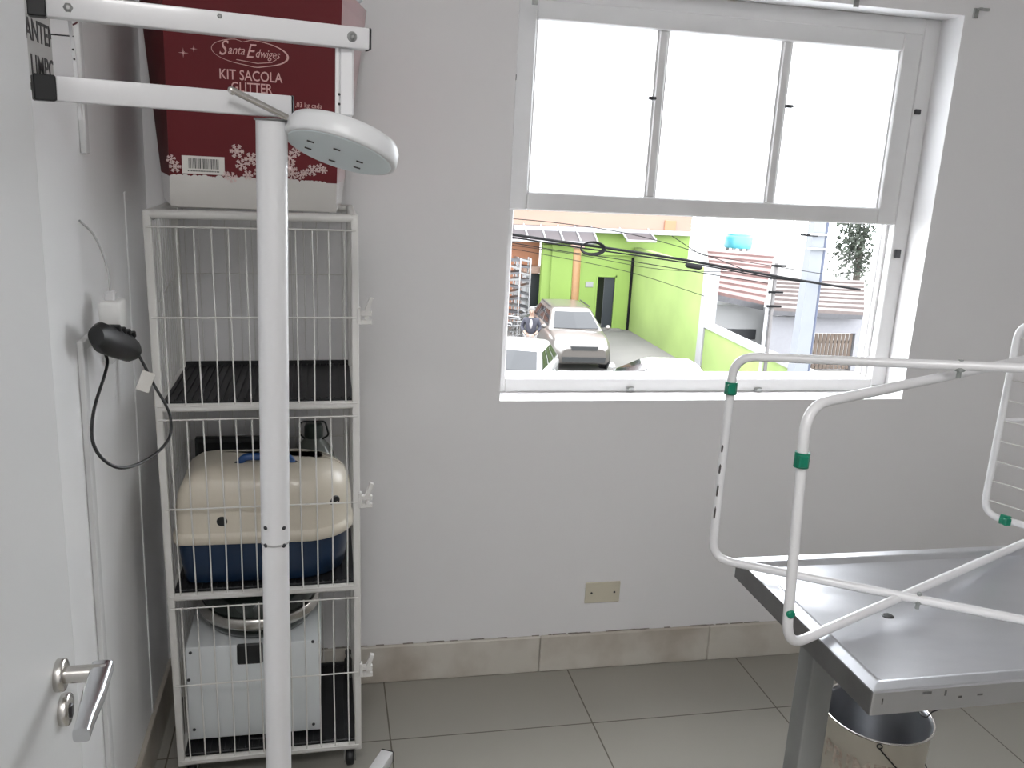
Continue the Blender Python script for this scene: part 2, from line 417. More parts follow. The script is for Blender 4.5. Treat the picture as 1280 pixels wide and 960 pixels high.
cp = [c1, Wx(181, 458, XL+.09), Wx(193, 482, XL+.11), Wx(206, 504, XL+.13), Wx(213, 522, XL+.14), Wx(212, 546, XL+.14), Wx(196, 566, XL+.13), Wx(170, 581, XL+.11), Wx(146, 584, XL+.09),
      Wx(125, 570, XL+.07), Wx(115, 546, XL+.06), Wx(118, 510, XL+.05), Wx(131, 468, XL+.04), Wx(134, 450, XL+.036), Wx(128, 437, XL+.03), Wx(122, 430, XL+.026)]
MB().tube(spline(cp, 8), .0031, 8).build('cord', BLACKP, t)
tg = Wx(182, 477, XL+.10)
MB().box(tg, (.026, .005, .042), Matrix.Rotation(.35, 4, 'Y'), .001).build('cord_tag', LABELW, t)
# blank outlet plate on the back wall
pA, pB = W(732, 728, D), W(773, 751, D)
t = thing('blank_outlet_plate', 'beige blank outlet plate with two screws low on wall under window', 'outlet plate', ((pA.x+pB.x)/2, D, (pA.z+pB.z)/2))
MB().bx(pA.x, pB.x, D-.006, D, pB.z, pA.z, .0015).build('plate', BEIGE, t)
for xx in (pA.x+.021, pB.x-.019): MB().lathe((xx, D-.0062, (pA.z+pB.z)/2), [(.0036, 0), (.0036, .0012), (.002, .0016)], 12, Matrix.Rotation(PI/2, 3, 'X')).build('screw', DARKG, t)

# ---------------------------------------------------------------- ceiling lamp (above the frame)
LX, LY = .0, -.5
t = thing('ceiling_lamp', 'square white ceiling panel lamp above the camera', 'lamp', (LX, LY, ZC))
MB().bx(LX-.39, LX+.39, LY-.39, LY+.39, ZC-.05, ZC, .006).build('housing', POWDER, t)
L = bpy.data.lights.new('panel_light', 'AREA'); L.shape = 'SQUARE'; L.size = .75; L.energy = 38; L.color = (1, .985, .975)
o = bpy.data.objects.new('panel_light', L); COL.objects.link(o); o.location = (0, 0, -.055); o.parent = t

# ================================================================== CAGE TOWER
CX, CY = -.131, 2.283
CW, CD, CH = .466, .392, 1.474          # outer size
cage = thing('cage_tower', 'white three tier wire cage tower on casters beside left wall', 'cage', (CX, CY, 0))
cage.rotation_euler = (0, -math.radians(.85), 0)
TILT = Matrix.Translation((CX, CY, 0)) @ Matrix.Rotation(-math.radians(.85), 4, 'Y') @ Matrix.Translation((-CX, -CY, 0))
xa, xb, yf, yk = CX-CW/2, CX+CW/2, CY-CD/2, CY+CD/2
P9 = .0085
for (x, y) in ((xa+P9, yf+P9), (xb-P9, yf+P9), (xa+P9, yk-P9), (xb-P9, yk-P9)):
    MB().bx(x-P9, x+P9, y-P9, y+P9, .062, CH, .0025, 2).build('post', CAGEW, cage)
LEV = [(.072, 'bottom_rail'), (.538, 'shelf_rail'), (1.021, 'shelf_rail'), (CH-.009, 'top_rail')]
for z, nm in LEV:
    m = MB(); r = .010
    for y in (yf+.009, yk-.009): m.tube([(xa+.012, y, z), (xb-.012, y, z)], r, 12)
    for x in (xa+.009, xb-.009): m.tube([(x, yf+.012, z), (x, yk-.012, z)], r, 12)
    m.build(nm, CAGEW, cage)
TIERS = [(.072, .538), (.538, 1.021), (1.021, CH-.009)]
for ti, (z0, z1) in enumerate(TIERS):
    zt_ = z1-.027; zb_ = z0+.006; zm = (z0+z1)/2-.008
    # front door: welded wire grille
    m = MB(); yy = yf+.002
    x0_, x1_ = xa+.006, xb-.006
    nW = 12
    for k in range(nW):
        x = xa+.032+k*(CW-.064)/(nW-1)
        w_ = random.uniform(-.0022, .0022)
        m.tube([(x, yy, zt_+.001), (x+w_*.5, yy, (zt_+zm)/2), (x+w_, yy, zm), (x+w_*.6, yy, (zb_+zm)/2), (x, yy, zb_)], .0018, 6)
    for z in (zt_, zm, zb_): m.tube([(x0_, yy-.003, z), (x1_, yy-.003, z)], .0021, 6)
    dr = m.build('door_grille', WIREW, cage)
    # latch at the right
    m = MB(); lx = xb
    m.bx(lx-.004, lx+.004, yf-.004, yf+.012, zm-.015, zm+.024, .001)
    m.bx(lx, lx+.030, yf-.003, yf+.010, zm+.004, zm+.016, .0015); m.bx(lx, lx+.030, yf-.003, yf+.010, zm-.016, zm-.005, .0015)
    m.hull8([(lx+.012, yf-.004, zm+.014), (lx+.023, yf-.004, zm+.012), (lx+.034, yf-.004, zm+.046), (lx+.025, yf-.004, zm+.049)],
            [(lx+.012, yf+.008, zm+.014), (lx+.023, yf+.008, zm+.012), (lx+.034, yf+.008, zm+.046), (lx+.025, yf+.008, zm+.049)])
    m.cyl((lx+.018, yf-.007, zm), (lx+.018, yf+.012, zm), .005, 10)
    m.build('latch', WIREW, dr)
    # back and side grilles
    m = MB()
    for k in range(13):
        x = xa+.03+k*(CW-.06)/12; m.tube([(x, yk-.003, z0), (x, yk-.003, z1)], .0013, 6)
    for z in (zm+.05, z1-.02): m.tube([(xa+.01, yk-.005, z), (xb-.01, yk-.005, z)], .0016, 6)
    m.build('back_grille', WIREW, cage)
    for x, nm in ((xa+.003, 0), (xb-.003, 1)):
        m = MB()
        for k in range(12):
            y = yf+.03+k*(CD-.06)/11; m.tube([(x, y, z0), (x, y, z1)], .0013, 6)
        m.tube([(x, yf+.01, zm), (x, yk-.01, zm+.05)], .0016, 6); m.tube([(x, yf+.01, z1-.02), (x, yk-.01, z1-.02)], .0016, 6)
        m.build('side_grille', WIREW, cage)
    # black ribbed tray
    m = MB(); tz = z0+.004
    m.bx(xa+.014, xb-.014, yf+.02, yk-.012, tz, tz+.008, .002)
    for k in range(25):
        x = xa+.024+k*(CW-.048)/24; m.bx(x-.0022, x+.0022, yf+.022, yk-.014, tz+.008, tz+.0125)
    m.bx(xa+.014, xb-.014, yk-.016, yk-.010, tz, tz+.022, .001)
    m.build('ribbed_tray', RUBBER, cage)
TRAYZ = .012+.0045
for (x, y) in ((xa+.03, yf+.03), (xb-.03, yf+.03), (xa+.03, yk-.03), (xb-.03, yk-.03)):
    m = MB(); m.bx(x-.017, x+.017, y-.017, y+.017, .054, .064, .001); m.bx(x-.016, x-.013, y-.012, y+.012, .016, .055); m.bx(x+.013, x+.016, y-.012, y+.012, .016, .055)
    c = m.build('caster', STEELR, cage)
    m = MB(); m.lathe((x-.011, y, .025), [(.006, 0), (.022, .001), (.025, .004), (.025, .018), (.022, .021), (.006, .022)], 20, Matrix.Rotation(PI/2, 3, 'Y')); m.build('wheel', BLACKP, c)

# ---------------------------------------------------------------- red carton on top
BZ = CH+.003
t = thing('gift_bag_carton', 'red cardboard carton with pink lettering and snowflakes on top of cage tower', 'box', (-.15, 2.28, BZ))
yF, yB = 2.128, 2.44
zB, zT = BZ+.001, 1.965
zw = W(300, 224, yF).z
bl, br = W(213, 246, yF).x, W(420, 252, yF).x
tl, tr = W(204, 40, yF).x, W(428, 40, yF).x
def lerp(a, b, f): return a+(b-a)*f
fw = (zw-zB)/(zT-zB)
kb_l, kb_r, kt_l, kt_r = -.395, W(427, 240, yB).x, -.434, W(458, 40, yB).x
m = MB()
def lev(f): return [(lerp(bl, tl, f), yF, lerp(zB, zT, f)), (lerp(br, tr, f), yF, lerp(zB, zT, f)), (lerp(kb_r, kt_r, f), yB, lerp(zB, zT, f)), (lerp(kb_l, kt_l, f), yB, lerp(zB, zT, f))]
fs = [0, fw, .45, .7, .93, 1]
L_ = [lev(f) for f in fs]
for i in range(len(fs)-1):
    for k in range(4):
        a, b = L_[i], L_[i+1]
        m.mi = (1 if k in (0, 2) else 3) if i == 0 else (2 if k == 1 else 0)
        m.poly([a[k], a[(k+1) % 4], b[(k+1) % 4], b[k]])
m.mi = 1; m.poly(L_[0]); m.mi = 0; m.poly(L_[-1])
bmesh.ops.remove_doubles(m.bm, verts=m.bm.verts[:], dist=1e-5)
m.build('carton_body', [RED, CARTW, REDS, mat('carton_white_gloss', (.7, .68, .66), .2, coat=.6, bump=.15, bscale=14)], t)
R_, U_ = V((1, 0, 0)), V((0, 0, 1))
def on_front(px, py): return W(px, py, yF-.0004)
tiltR = (on_front(355, 98)-on_front(272, 92)).normalized(); tiltR.y = 0
# logo : heart-topped oval with script
m = MB(); c = on_front(313, 66)
rx, rz = (on_front(361, 66).x-on_front(264, 66).x)/2, (on_front(313, 49).z-on_front(313, 82).z)/2
out = []
for k in range(64):
    a = 2*PI*k/64; dip = .22*math.exp(-((a-PI*.56)/.13)**2); pt = .10*math.exp(-((a-PI*1.55)/.2)**2)
    out.append((rx*math.cos(a), rz*(math.sin(a)*(1-dip)+math.sin(a)*pt)-.05*rx*math.cos(a)))
for k in range(64):
    (x0_, z0_), (x1_, z1_) = out[k], out[(k+1) % 64]
    w0 = 1-.035*(1+.6*math.cos(2*PI*k/64)); w1 = 1-.035*(1+.6*math.cos(2*PI*(k+1)/64))
    m.poly([(c.x+x0_, yF-.0006, c.z+z0_), (c.x+x1_, yF-.0006, c.z+z1_), (c.x+x1_*w1, yF-.0006, c.z+z1_*(w1-.02)), (c.x+x0_*w0, yF-.0006, c.z+z0_*(w0-.02))])
add_bm(m, text_mesh('anta', .0265, (c.x-.0300, yF-.0003, c.z+.003), tiltR, U_, shear=.32, sx=.80)); add_bm(m, text_mesh('dwiges', .0250, (c.x+.0355, yF-.0003, c.z-.001), tiltR, U_, shear=.32, sx=.76))
add_bm(m, text_mesh('S', .044, (c.x-.0590, yF-.0003, c.z+.005), tiltR, U_, shear=.35, sx=.8)); add_bm(m, text_mesh('E', .042, (c.x-.0020, yF-.0003, c.z+.002), tiltR, U_, shear=.35, sx=.8))
m.tube([(c.x-.03, yF-.0006, c.z-.016), (c.x+.015, yF-.0006, c.z-.021), (c.x+.045, yF-.0006, c.z-.017), (c.x+.055, yF-.0006, c.z-.010)], .0008, 5)
logo = m.build('logo', PINK, t)
def serif_line(m, body, px, py, size, sx):
    p = on_front(px, py); add_bm(m, text_mesh(body, size, (p.x, yF-.0003, p.z), tiltR, U_, sx=sx, bold=.0002))
    # small foot serifs
    return m
m = MB(); serif_line(m, 'KIT SACOLA', 313.5, 95.5, .0300, .80); serif_line(m, 'GLITTER', 314.5, 110.5, .0290, .80); m.build('lettering', PINK, t)
m = MB(); p = on_front(384, 132); add_bm(m, text_mesh('1,03 kg cada', .0155, (p.x, yF-.0003, p.z), tiltR, U_, sx=.85)); p = on_front(245, 190); add_bm(m, text_mesh('CONTÉM 25 UNIDADES', .0085, (p.x, yF-.0003, p.z), tiltR, U_, sx=.8)) if False else None
m.build('small_print', PINK, t)
# barcode label
a, b = on_front(227, 194), on_front(281, 219)
m = MB(); m.bx(a.x, b.x, yF-.0012, yF-.0002, b.z, a.z); lb = m.build('barcode_label', LABELW, t)
m = MB(); x = a.x+.014
while x < b.x-.012:
    w_ = random.choice((.0008, .0012, .002)); m.bx(x, x+w_, yF-.0016, yF-.0011, lerp(b.z, a.z, .30), lerp(b.z, a.z, .86)); x += w_+random.choice((.0009, .0014, .0018))
x = a.x+.012
while x < b.x-.012: m.bx(x, x+.0022, yF-.0016, yF-.0011, lerp(b.z, a.z, .13), lerp(b.z, a.z, .20)); x += .0034
m.build('barcode_pattern', INK, lb)
# snowflakes, stars, snow edge
def flake(m, px, py, r, y=yF-.0007, style=0):
    c = on_front(px, py)
    for k in range(6):
        a = PI*k/3+.3*style; d = V((math.cos(a), 0, math.sin(a))); n = V((-d.z, 0, d.x)); w_ = r*.085
        def q(p0, p1, w): 
            dd = (p1-p0).normalized(); nn = V((-dd.z, 0, dd.x))*w; m.poly([p0-nn, p1-nn, p1+nn, p0+nn])
        o = V((c.x, y-.00002*k, c.z)); q(o, o+d*r, w_)
        for f_ in (.5, .75):
            for s_ in (-1, 1):
                e = V((math.cos(a+s_*.9), 0, math.sin(a+s_*.9))); q(o+d*r*f_, o+d*r*f_+e*r*.32, w_*.9)
    if style == 0:
        for k in range(6):
            a = PI*k/3+PI/6; p0 = V((c.x, y, c.z)); e = V((math.cos(a), 0, math.sin(a)))*r*.42; e2 = V((math.cos(a+PI/3), 0, math.sin(a+PI/3)))*r*.42
            m.poly([p0+e*.75, p0+e, p0+e2, p0+e2*.75])
for i, (px, py, r) in enumerate(((296, 189, .0155), (302, 206, .0135), (314, 199, .015), (290, 222, .012), (310, 219, .011), (362, 197, .015), (363, 211, .015), (370, 190, .011), (390, 213, .013), (400, 210, .010), (405, 213, .008), (376, 219, .010), (283, 219, .009), (214, 199, .010), (219, 208, .013), (323, 216, .011), (381, 216, .008), (365, 218, .012), (330, 205, .014), (343, 210, .013))):
    m = MB(); flake(m, px, py, r, yF-.0007-.00015*i, i % 2); m.build('snowflake', FLAKE, t)
m = MB(); x = bl+.005
while x < br-.02:
    r = random.uniform(.004, .010); z_ = zw-r*.3; n_ = 10
    yy_ = yF-.0003-.000006*len(m.bm.faces); m.poly([(x+r*math.cos(2*PI*k/n_), yy_, z_+r*math.sin(2*PI*k/n_)) for k in range(n_)]); x += r*random.uniform(.9, 1.7)
m.build('snow_edge', CARTW, t)
m = MB()
for (px, py, r) in ((229, 66, .011), (242, 61, .008)):
    c = on_front(px, py)
    for k in range(8):
        a = PI*k/4; L = r if k % 2 == 0 else r*.45; d = V((math.cos(a), 0, math.sin(a))); n = V((-d.z, 0, d.x))*r*.09; o = V((c.x, yF-.0006, c.z)); m.poly([o-n, o+d*L, o+n])
m.build('star_pattern', PINK, t)
# folded plastic bag lying on the carton
zt2 = zT+.001
t = thing('plastic_bag', 'pale blue clear plastic bag lying on back corner of red carton', 'bag', (.05, 2.38, zt2))
m = MB()
rings = []
for (z_, s_) in ((0, .8), (.010, 1.), (.03, .92), (.05, .6), (.06, .25)):
    rings.append([(.045+.05*s_*math.cos(2*PI*k/20)*(1+random.uniform(-.15, .15)), 2.37+.055*s_*math.sin(2*PI*k/20)*(1+random.uniform(-.15, .15)), zt2+.0005+z_+(random.uniform(-.004, .004) if z_ else 0)) for k in range(20)])
m.loft(rings).build('crumpled_film', BAGP, t)

# ---------------------------------------------------------------- pet carrier on the middle tier
tz = .538+.0166
t = thing('pet_carrier', 'cream and blue plastic pet carrier on middle tier of cage tower', 'pet carrier', (-.14, 2.22, tz))
def plan(x0, x1, y0, y1, rl, rr, n=10):
    pts = []
    for (cx_, cy_, r, a0) in ((x1-rr, y0+rr, rr, -PI/2), (x1-rr*.8, y1-rr*.8, rr*.8, 0), (x0+rl, y1-rl, rl, PI/2), (x0+rl, y0+rl, rl, PI)):
        for k in range(n+1):
            a = a0+PI/2*k/n; pts.append((cx_+r*math.cos(a), cy_+r*math.sin(a)))
    return pts
X0, X1, Y0, Y1 = -.3585, .080, 2.100, 2.330
def ringz(ins, z, ry=None): return [(x, y, z) for (x, y) in plan(X0+ins, X1-ins, Y0+ins*.8, Y1-ins*.5, max(.018, .026-ins*.1), max(.05, .125-ins*.4))]
m = MB().loft([ringz(.034, tz), ringz(.024, tz+.006), ringz(.016, tz+.06), ringz(.012, tz+.108), ringz(.012, tz+.112)]); m.build('lower_shell', BLUE, t)
zs = tz+.112
m = MB().loft([ringz(.004, zs), ringz(.0, zs+.004), ringz(.0, zs+.024), ringz(.005, zs+.028), ringz(.006, zs+.032), ringz(.008, zs+.085), ringz(.013, zs+.125), ringz(.027, zs+.156), ringz(.050, zs+.174), ringz(.078, zs+.182), ringz(.095, zs+.184)])
us = m.build('upper_shell', CREAM, t)
for (px, py, rr_) in ((277.5, 652, .0135), (418.5, 627, .0165)):
    c = W(px, py, Y0+.007); 
    if px > 400: c = W(px, py, Y0+.040)
    ang = 0 if px < 400 else .75
    Mx = Matrix.Rotation(ang, 3, 'Z') @ Matrix.Rotation(PI/2, 3, 'X')
    MB().lathe(c, [(rr_*.9, -.012), (rr_, .001), (rr_*.8, .0022)], 24, Mx).build('vent_hole', BLACKP, us)
hx0, hx1 = W(297, 575, 2.19).x, W(368, 575, 2.19).x; hz = zs+.172
m = MB().tube(fillet([(hx0, 2.185, hz), (hx0+.014, 2.185, hz+.026), (hx1-.014, 2.185, hz+.026), (hx1, 2.185, hz)], .02), .0095, 12)
hd = m.build('carry_handle', BLUEH, t)
for hx in (hx0, hx1): MB().ball((hx, 2.185, hz+.003), .013, 2, (1, 1, .9)).build('handle_end', BLACKP, hd)
# flat black tray leaning behind it
t = tag(MB().bx(-.335, -.092, 2.375, 2.399, tz, W(260, 547, 2.38).z, .004, 2).bx(-.327, -.100, 2.371, 2.376, tz+.02, W(260, 547, 2.38).z-.012, .002).build('black_tray', BLACKP, None), 'flat black tray standing upright behind the pet carrier in cage', 'tray')
# grey-green jug with wire bail
jx, jy = W(392, 540, 2.40).x, 2.402
zn = W(392, 528, 2.40).z
t = thing('glass_jug', 'grey green glass jug with black wire handle behind the pet carrier', 'jug', (jx, jy, tz))
m = MB().lathe((jx, jy, tz), [(.04, 0), (.060, .004), (.066, .03), (.066, zn-tz-.15), (.063, zn-tz-.115), (.054, zn-tz-.085), (.040, zn-tz-.062), (.027, zn-tz-.048), (.0225, zn-tz-.040), (.0215, zn-tz-.03)], 36); m.build('jug_body', GLASSG, t)
m = MB().lathe((jx, jy, zn-.042), [(.024, 0), (.0255, .002), (.0255, .030), (.022, .038), (.010, .040)], 28); m.build('cap', GLASSD, t)
hw = .041
m = MB().tube(fillet([(jx-.024, jy-.02, zn-.040), (jx-hw, jy-.024, zn-.022), (jx-hw+.008, jy-.026, zn+.010), (jx+hw-.010, jy-.026, zn+.010), (jx+hw, jy-.024, zn-.030), (jx+.024, jy-.02, zn-.042)], .008), .0026, 8); m.build('wire_handle', BLACKP, t)

# ---------------------------------------------------------------- white centrifuge on the bottom tier
tz = .072+.0166
wx0, wx1 = W(231, 812, 2.142).x+.0, W(401, 797, 2.142).x
wy0, wy1 = 2.142, 2.44; wz1 = W(320, 805, 2.142).z
t = thing('centrifuge', 'white metal box centrifuge with round dark lid on bottom tier of cage tower', 'centrifuge', ((wx0+wx1)/2, 2.29, tz))
MB().bx(wx0, wx1, wy0, wy1, tz+.008, wz1, .004, 2).bx(wx0+.02, wx1-.02, wy0+.02, wy1-.02, tz, tz+.009).build('cabinet', APPW, t)
pA, pB = W(296, 806, wy0), W(329, 828, wy0)
MB().bx(pA.x, pB.x, wy0-.006, wy0+.002, pB.z, wz1+.004, .005, 2).build('lid_clasp', BLACKP, t)
m = MB()
for (px, py) in ((238, 816), (236, 850), (391, 802), (392, 905), (243, 912)):
    c = W(px, py, wy0); MB().lathe((c.x, wy0-.0002, c.z), [(.0042, -.001), (.0042, .0012), (.002, .002)], 12, Matrix.Rotation(PI/2, 3, 'X')).build('screw', DARKG, t)
lc = V(((wx0+wx1)/2+.005, 2.30, wz1))
m = MB().lathe(lc, [(.10, 0), (.135, .004), (.146, .022), (.148, .04), (.150, .085), (.135, .115), (.10, .13), (.03, .137)], 48); ld = m.build('round_lid', mat('lid_dark_green', (.018, .026, .022), .22, coat=.4, noise=.2), t)
m = MB().lathe(lc, [(.150, .036), (.158, .038), (.160, .046), (.160, .060), (.158, .068), (.150, .070)], 48, None, False, False); m.build('chrome_band', CHROME, ld)
m = MB().tube(spline([(wx1-.09, wy0-.004, tz+.03), (wx1-.11, wy0-.008, tz+.015), (wx1-.15, wy0-.010, tz+.004), (wx1-.19, wy0-.006, tz+.004)]), .0028, 8); m.build('power_cord', BLACKP, t)
c = W(437, 817, 2.40)
t = thing('black_bottle', 'small black bottle at the right back of the bottom cage tier', 'bottle', (c.x-.004, 2.40, tz))
MB().lathe((c.x-.004, 2.40, tz), [(.010, 0), (.012, .003), (.012, c.z-tz-.02), (.007, c.z-tz-.008), (.007, c.z-tz)], 16).build('bottle_body', BLACKP, t)
MB().lathe((c.x-.004, 2.40, c.z-.0005), [(.009, 0), (.009, .012), (.006, .014)], 16).build('cap', BLACKP, t)
# ================================================================== LAMP STAND
PX, PY = -.0835, 1.60
t = thing('examination_lamp_stand', 'white floor stand with square tube arms and tilted round lamp head', 'lamp stand', (PX, PY, 0))
zj = W(342, 676, PY).z; ztop = 1.6625
MB().tube([(PX-.004, PY, .06), (PX-.004, PY, zj)], .0248, 32).build('lower_post', POWDER, t)
up_ = MB().tube([(PX-.004, PY, zj), (PX, PY, ztop)], .0262, 32).build('upper_post', POWDER, t)
MB().lathe((PX-.004, PY, zj-.002), [(.0264, 0), (.0268, .001), (.0268, .003), (.0264, .004)], 32, None, False, False).build('joint_ring', PVCS, up_)
for (px, py) in ((332, 660), (355, 660), (332, 682), (355, 682)):
    c = W(px, py, PY-.02); d = V((c.x-PX+.004, c.y-PY, 0)).normalized(); q = V((PX-.004, PY, c.z))+d*.0255
    MB().lathe(q, [(.0042, -.002), (.0042, .0012), (.0025, .0022)], 14, d.to_track_quat('Z', 'Y').to_matrix()).build('rivet', DARKG, up_)
MB().lathe((PX, PY, ztop-.004), [(.0264, 0), (.029, .001), (.029, .004)], 32).build('collar', STEELR, up_)
def bar(name, pa, pb, h, w, caps=(True, True), m_=POWDER):
    pa, pb = V(pa), V(pb); d = (pb-pa).normalized(); s = d.cross(V((0, 0, 1))).normalized(); u = s.cross(d)
    M_ = Matrix((d, -s, u)).transposed()
    o = MB().box((pa+pb)/2, ((pb-pa).length, w, h), M_, .0022, 2).build(name, m_, t)
    for e, dd, on_ in ((pa, -d, caps[0]), (pb, d, caps[1])):
        if on_: MB().box(e+dd*on_*.5, (on_, w+.0012, h+.0012), M_, .002).build('end_cap', BLACKP, o)
    return o, d, s
# lower arm on top of the post
la = W(41, 103, 1.50); lb_ = W(361, 134.5, 1.625)
lo, d1, s1 = bar('lower_arm', (la.x+.030, 1.50, ztop+.0215), (lb_.x, 1.625, ztop+.0215), .036, .034, (.030, .004))
# upper arm
ua, ub = W(36, 0, 1.475), W(459, 41, 1.585)
uo, d2, s2 = bar('upper_arm', (ua.x+.022, 1.475, 1.797), (ub.x, 1.585, 1.797), .0335, .030, (.024, .0035))
for (px, py, rr_) in ((85, 10, .0085), (274, 20.5, .0062), (440, 46, .0066)):
    c = W(px, py, 1.475-.016+(px-36)/423*.11); n = -s2 if s2.y > 0 else s2
    m = MB().lathe(c, [(rr_*1.25, -.004), (rr_*1.25, .001), (rr_*1.0, .0018)], 20, n.to_track_quat('Z', 'Y').to_matrix())
    m.lathe(c, [(rr_*.8, .001), (rr_*.8, .005), (rr_*.3, .007)], 6, n.to_track_quat('Z', 'Y').to_matrix()); m.build('bolt', BOLTM, uo)
# hangers below the upper arm
hc_ = W(433, 100, 1.585); zc0 = W(436, 146, 1.585).z
m = MB().bx(hc_.x-.012, hc_.x+.012, 1.575, 1.592, zc0, 1.782, .003); hg = m.build('lamp_hanger', POWDER, t)
m = MB().bx(hc_.x-.0185, hc_.x-.0115, 1.574, 1.582, zc0-.004, 1.781, .001); m.build('hanger_flange', POWDER, hg)
m = MB()
for py in (118, 130):
    c = W(424, py, 1.5738); MB().lathe(c, [(.0022, -.001), (.0022, .0008)], 10, Matrix.Rotation(PI/2, 3, 'X')).build('hanger_hole', INK, hg)
for px in (429, 438): MB().cyl(W(px, 138, 1.58), W(px, 157, 1.58), .003, 10).build('clear_pin', mat('clear_pin', (.75, .76, .77), .1, coat=.5, noise=.05), hg)
lx_ = W(92, 40, 1.50)
m = MB().tube([W(87, 22, 1.512), W(95, 90, 1.512)], .0026, 4, square=True).tube([W(95, 90, 1.512), W(101, 150, 1.512)], .0024, 4, square=True); hl = m.build('rear_hanger', POWDER, t)
m = MB()
for py, px in ((62, 91.5), (74, 93)): MB().lathe(W(px, py, 1.508), [(.0016, 0), (.0016, .001)], 8, Matrix.Rotation(PI/2, 3, 'X')).build('hanger_hole', INK, hl)
MB().tube([W(64, 43, 1.515), W(92, 45.5, 1.51)], .001, 6).build('wire_link', DARKG, t)
MB().tube(spline([W(98, 22, 1.515), W(96, 28, 1.515), W(91, 31, 1.512)]), .0014, 6).build('red_wire', mat('dark_red_wire', (.16, .04, .05), .4, noise=.1), t)
# clamp lever in front of the lower arm
yc = 1.575
m = MB().tube(fillet([W(292, 116, 1.545), W(287, 111, 1.54), W(359, 147, 1.575)], .008), .0052, 12); m.build('clamp_lever', CHROME, t)
# tilted lamp head
c0 = W(424.5, 191.5, 1.60)
vw = (c0-EYE).normalized(); rt = AR-vw*AR.dot(vw); rt.normalize(); upv = rt.cross(vw)
th = math.radians(18.5); uu = rt*math.cos(th)-upv*math.sin(th)
dn = -(rt*math.sin(th)+upv*math.cos(th)); al = math.radians(16)
vv = vw*math.cos(al)+dn*math.sin(al); nn = uu.cross(vv)          # nn: disc normal
if nn.z < 0: nn = -nn
M_ = Matrix((uu, nn.cross(uu), nn)).transposed()
RL = .099
m = MB().lathe(c0, [(RL*.95, 0), (RL*.985, .0015), (RL, .006), (RL*.985, .026), (RL*.93, .036), (RL*.7, .043), (RL*.35, .046), (.01, .047)], 56, M_); hd = m.build('lamp_head', LAMPW, t)
MB().lathe(c0, [(RL*.90, -.0012), (RL*.93, .0008)], 56, M_).build('lens_plate', LAMPB, hd)
m = MB()
for (px, py) in ((388, 177), (385, 185.5), (421, 187), (415, 201), (449.5, 202.5), (446, 209.5)):
    r = ray(px, py); tt = (c0-nn*.0016-EYE).dot(nn)/r.dot(nn); q = EYE+r*tt; MB().box(q, (.012, .006, .0012), M_, .0003).build('lens_slot', INK, hd)
q = c0-uu*RL*.93+nn*.016
MB().tube([q-V((.0, 0, 0)), V((PX+.02, PY-.006, q.z-.002))], [.017, .014], 16).build('neck', LAMPW, hd)
# base: crossed square tubes with caps
e1 = Wz(484, 938, .052); b0 = V((PX-.004, PY, .036))
def foot(end):
    e = V(end); e.z = .036; return bar('base_foot', b0, e, .032, .034, (False, .003))[0]
foot(e1)
for a in (PI*.5, PI, PI*1.5):
    v = Matrix.Rotation(a, 3, 'Z') @ (e1-b0); v.z = 0; v = v.normalized()*(.30 if a != PI*.5 else .24); foot(b0+v)
for k, (x, y) in enumerate([(e1.x, e1.y)]+[((b0+(Matrix.Rotation(a, 3, 'Z') @ V((e1.x-b0.x, e1.y-b0.y, 0))).normalized()*(.30 if a != PI*.5 else .24)).x, (b0+(Matrix.Rotation(a, 3, 'Z') @ V((e1.x-b0.x, e1.y-b0.y, 0))).normalized()*(.30 if a != PI*.5 else .24)).y) for a in (PI*.5, PI, PI*1.5)]):
    v = V((b0.x-x, b0.y-y, 0)).normalized()*.03
    MB().lathe((x+v.x, y+v.y, 0), [(.014, 0), (.016, .003), (.016, .012), (.008, .02)], 16).build('rubber_foot', BLACKP, t)
# ================================================================== STEEL TABLE
TZ = .85; tx0, ty0, ty1, tx1 = .830, 1.062, 1.540, 2.05
t = thing('steel_treatment_table', 'stainless steel treatment table with creased draining top by the window wall', 'table', (1.4, 1.30, 0))
rw, dep = .026, .016
m = MB()
o_ = [(tx0, ty0), (tx1, ty0), (tx1, ty1), (tx0, ty1)]
i_ = [(tx0+rw, ty0+rw), (tx1-rw, ty0+rw), (tx1-rw, ty1-rw), (tx0+rw, ty1-rw)]
i2 = [(tx0+rw+.012, ty0+rw+.012), (tx1-rw-.012, ty0+rw+.012), (tx1-rw-.012, ty1-rw-.012), (tx0+rw+.012, ty1-rw-.012)]
bt = [(x, y, TZ-.042) for x, y in o_]
def q4(A, B):
    for k in range(4): m.poly([A[k], A[(k+1) % 4], B[(k+1) % 4], B[k]])
A0 = [(x, y, TZ) for x, y in o_]; A1 = [(x, y, TZ+.001) for x, y in i_]; A2 = [(x, y, TZ-.007) for x, y in i2]
q4(A0, A1); q4(A1, A2); 
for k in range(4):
    m.mi = 1 if k == 3 else 0; m.poly([A0[k], A0[(k+1) % 4], bt[(k+1) % 4], bt[k]])  # left side in darker steel: its dim reflection put into the colour
m.mi = 0
dr_ = Wz(1108, 770, TZ-.024); dr = (dr_.x, dr_.y, TZ-.024)
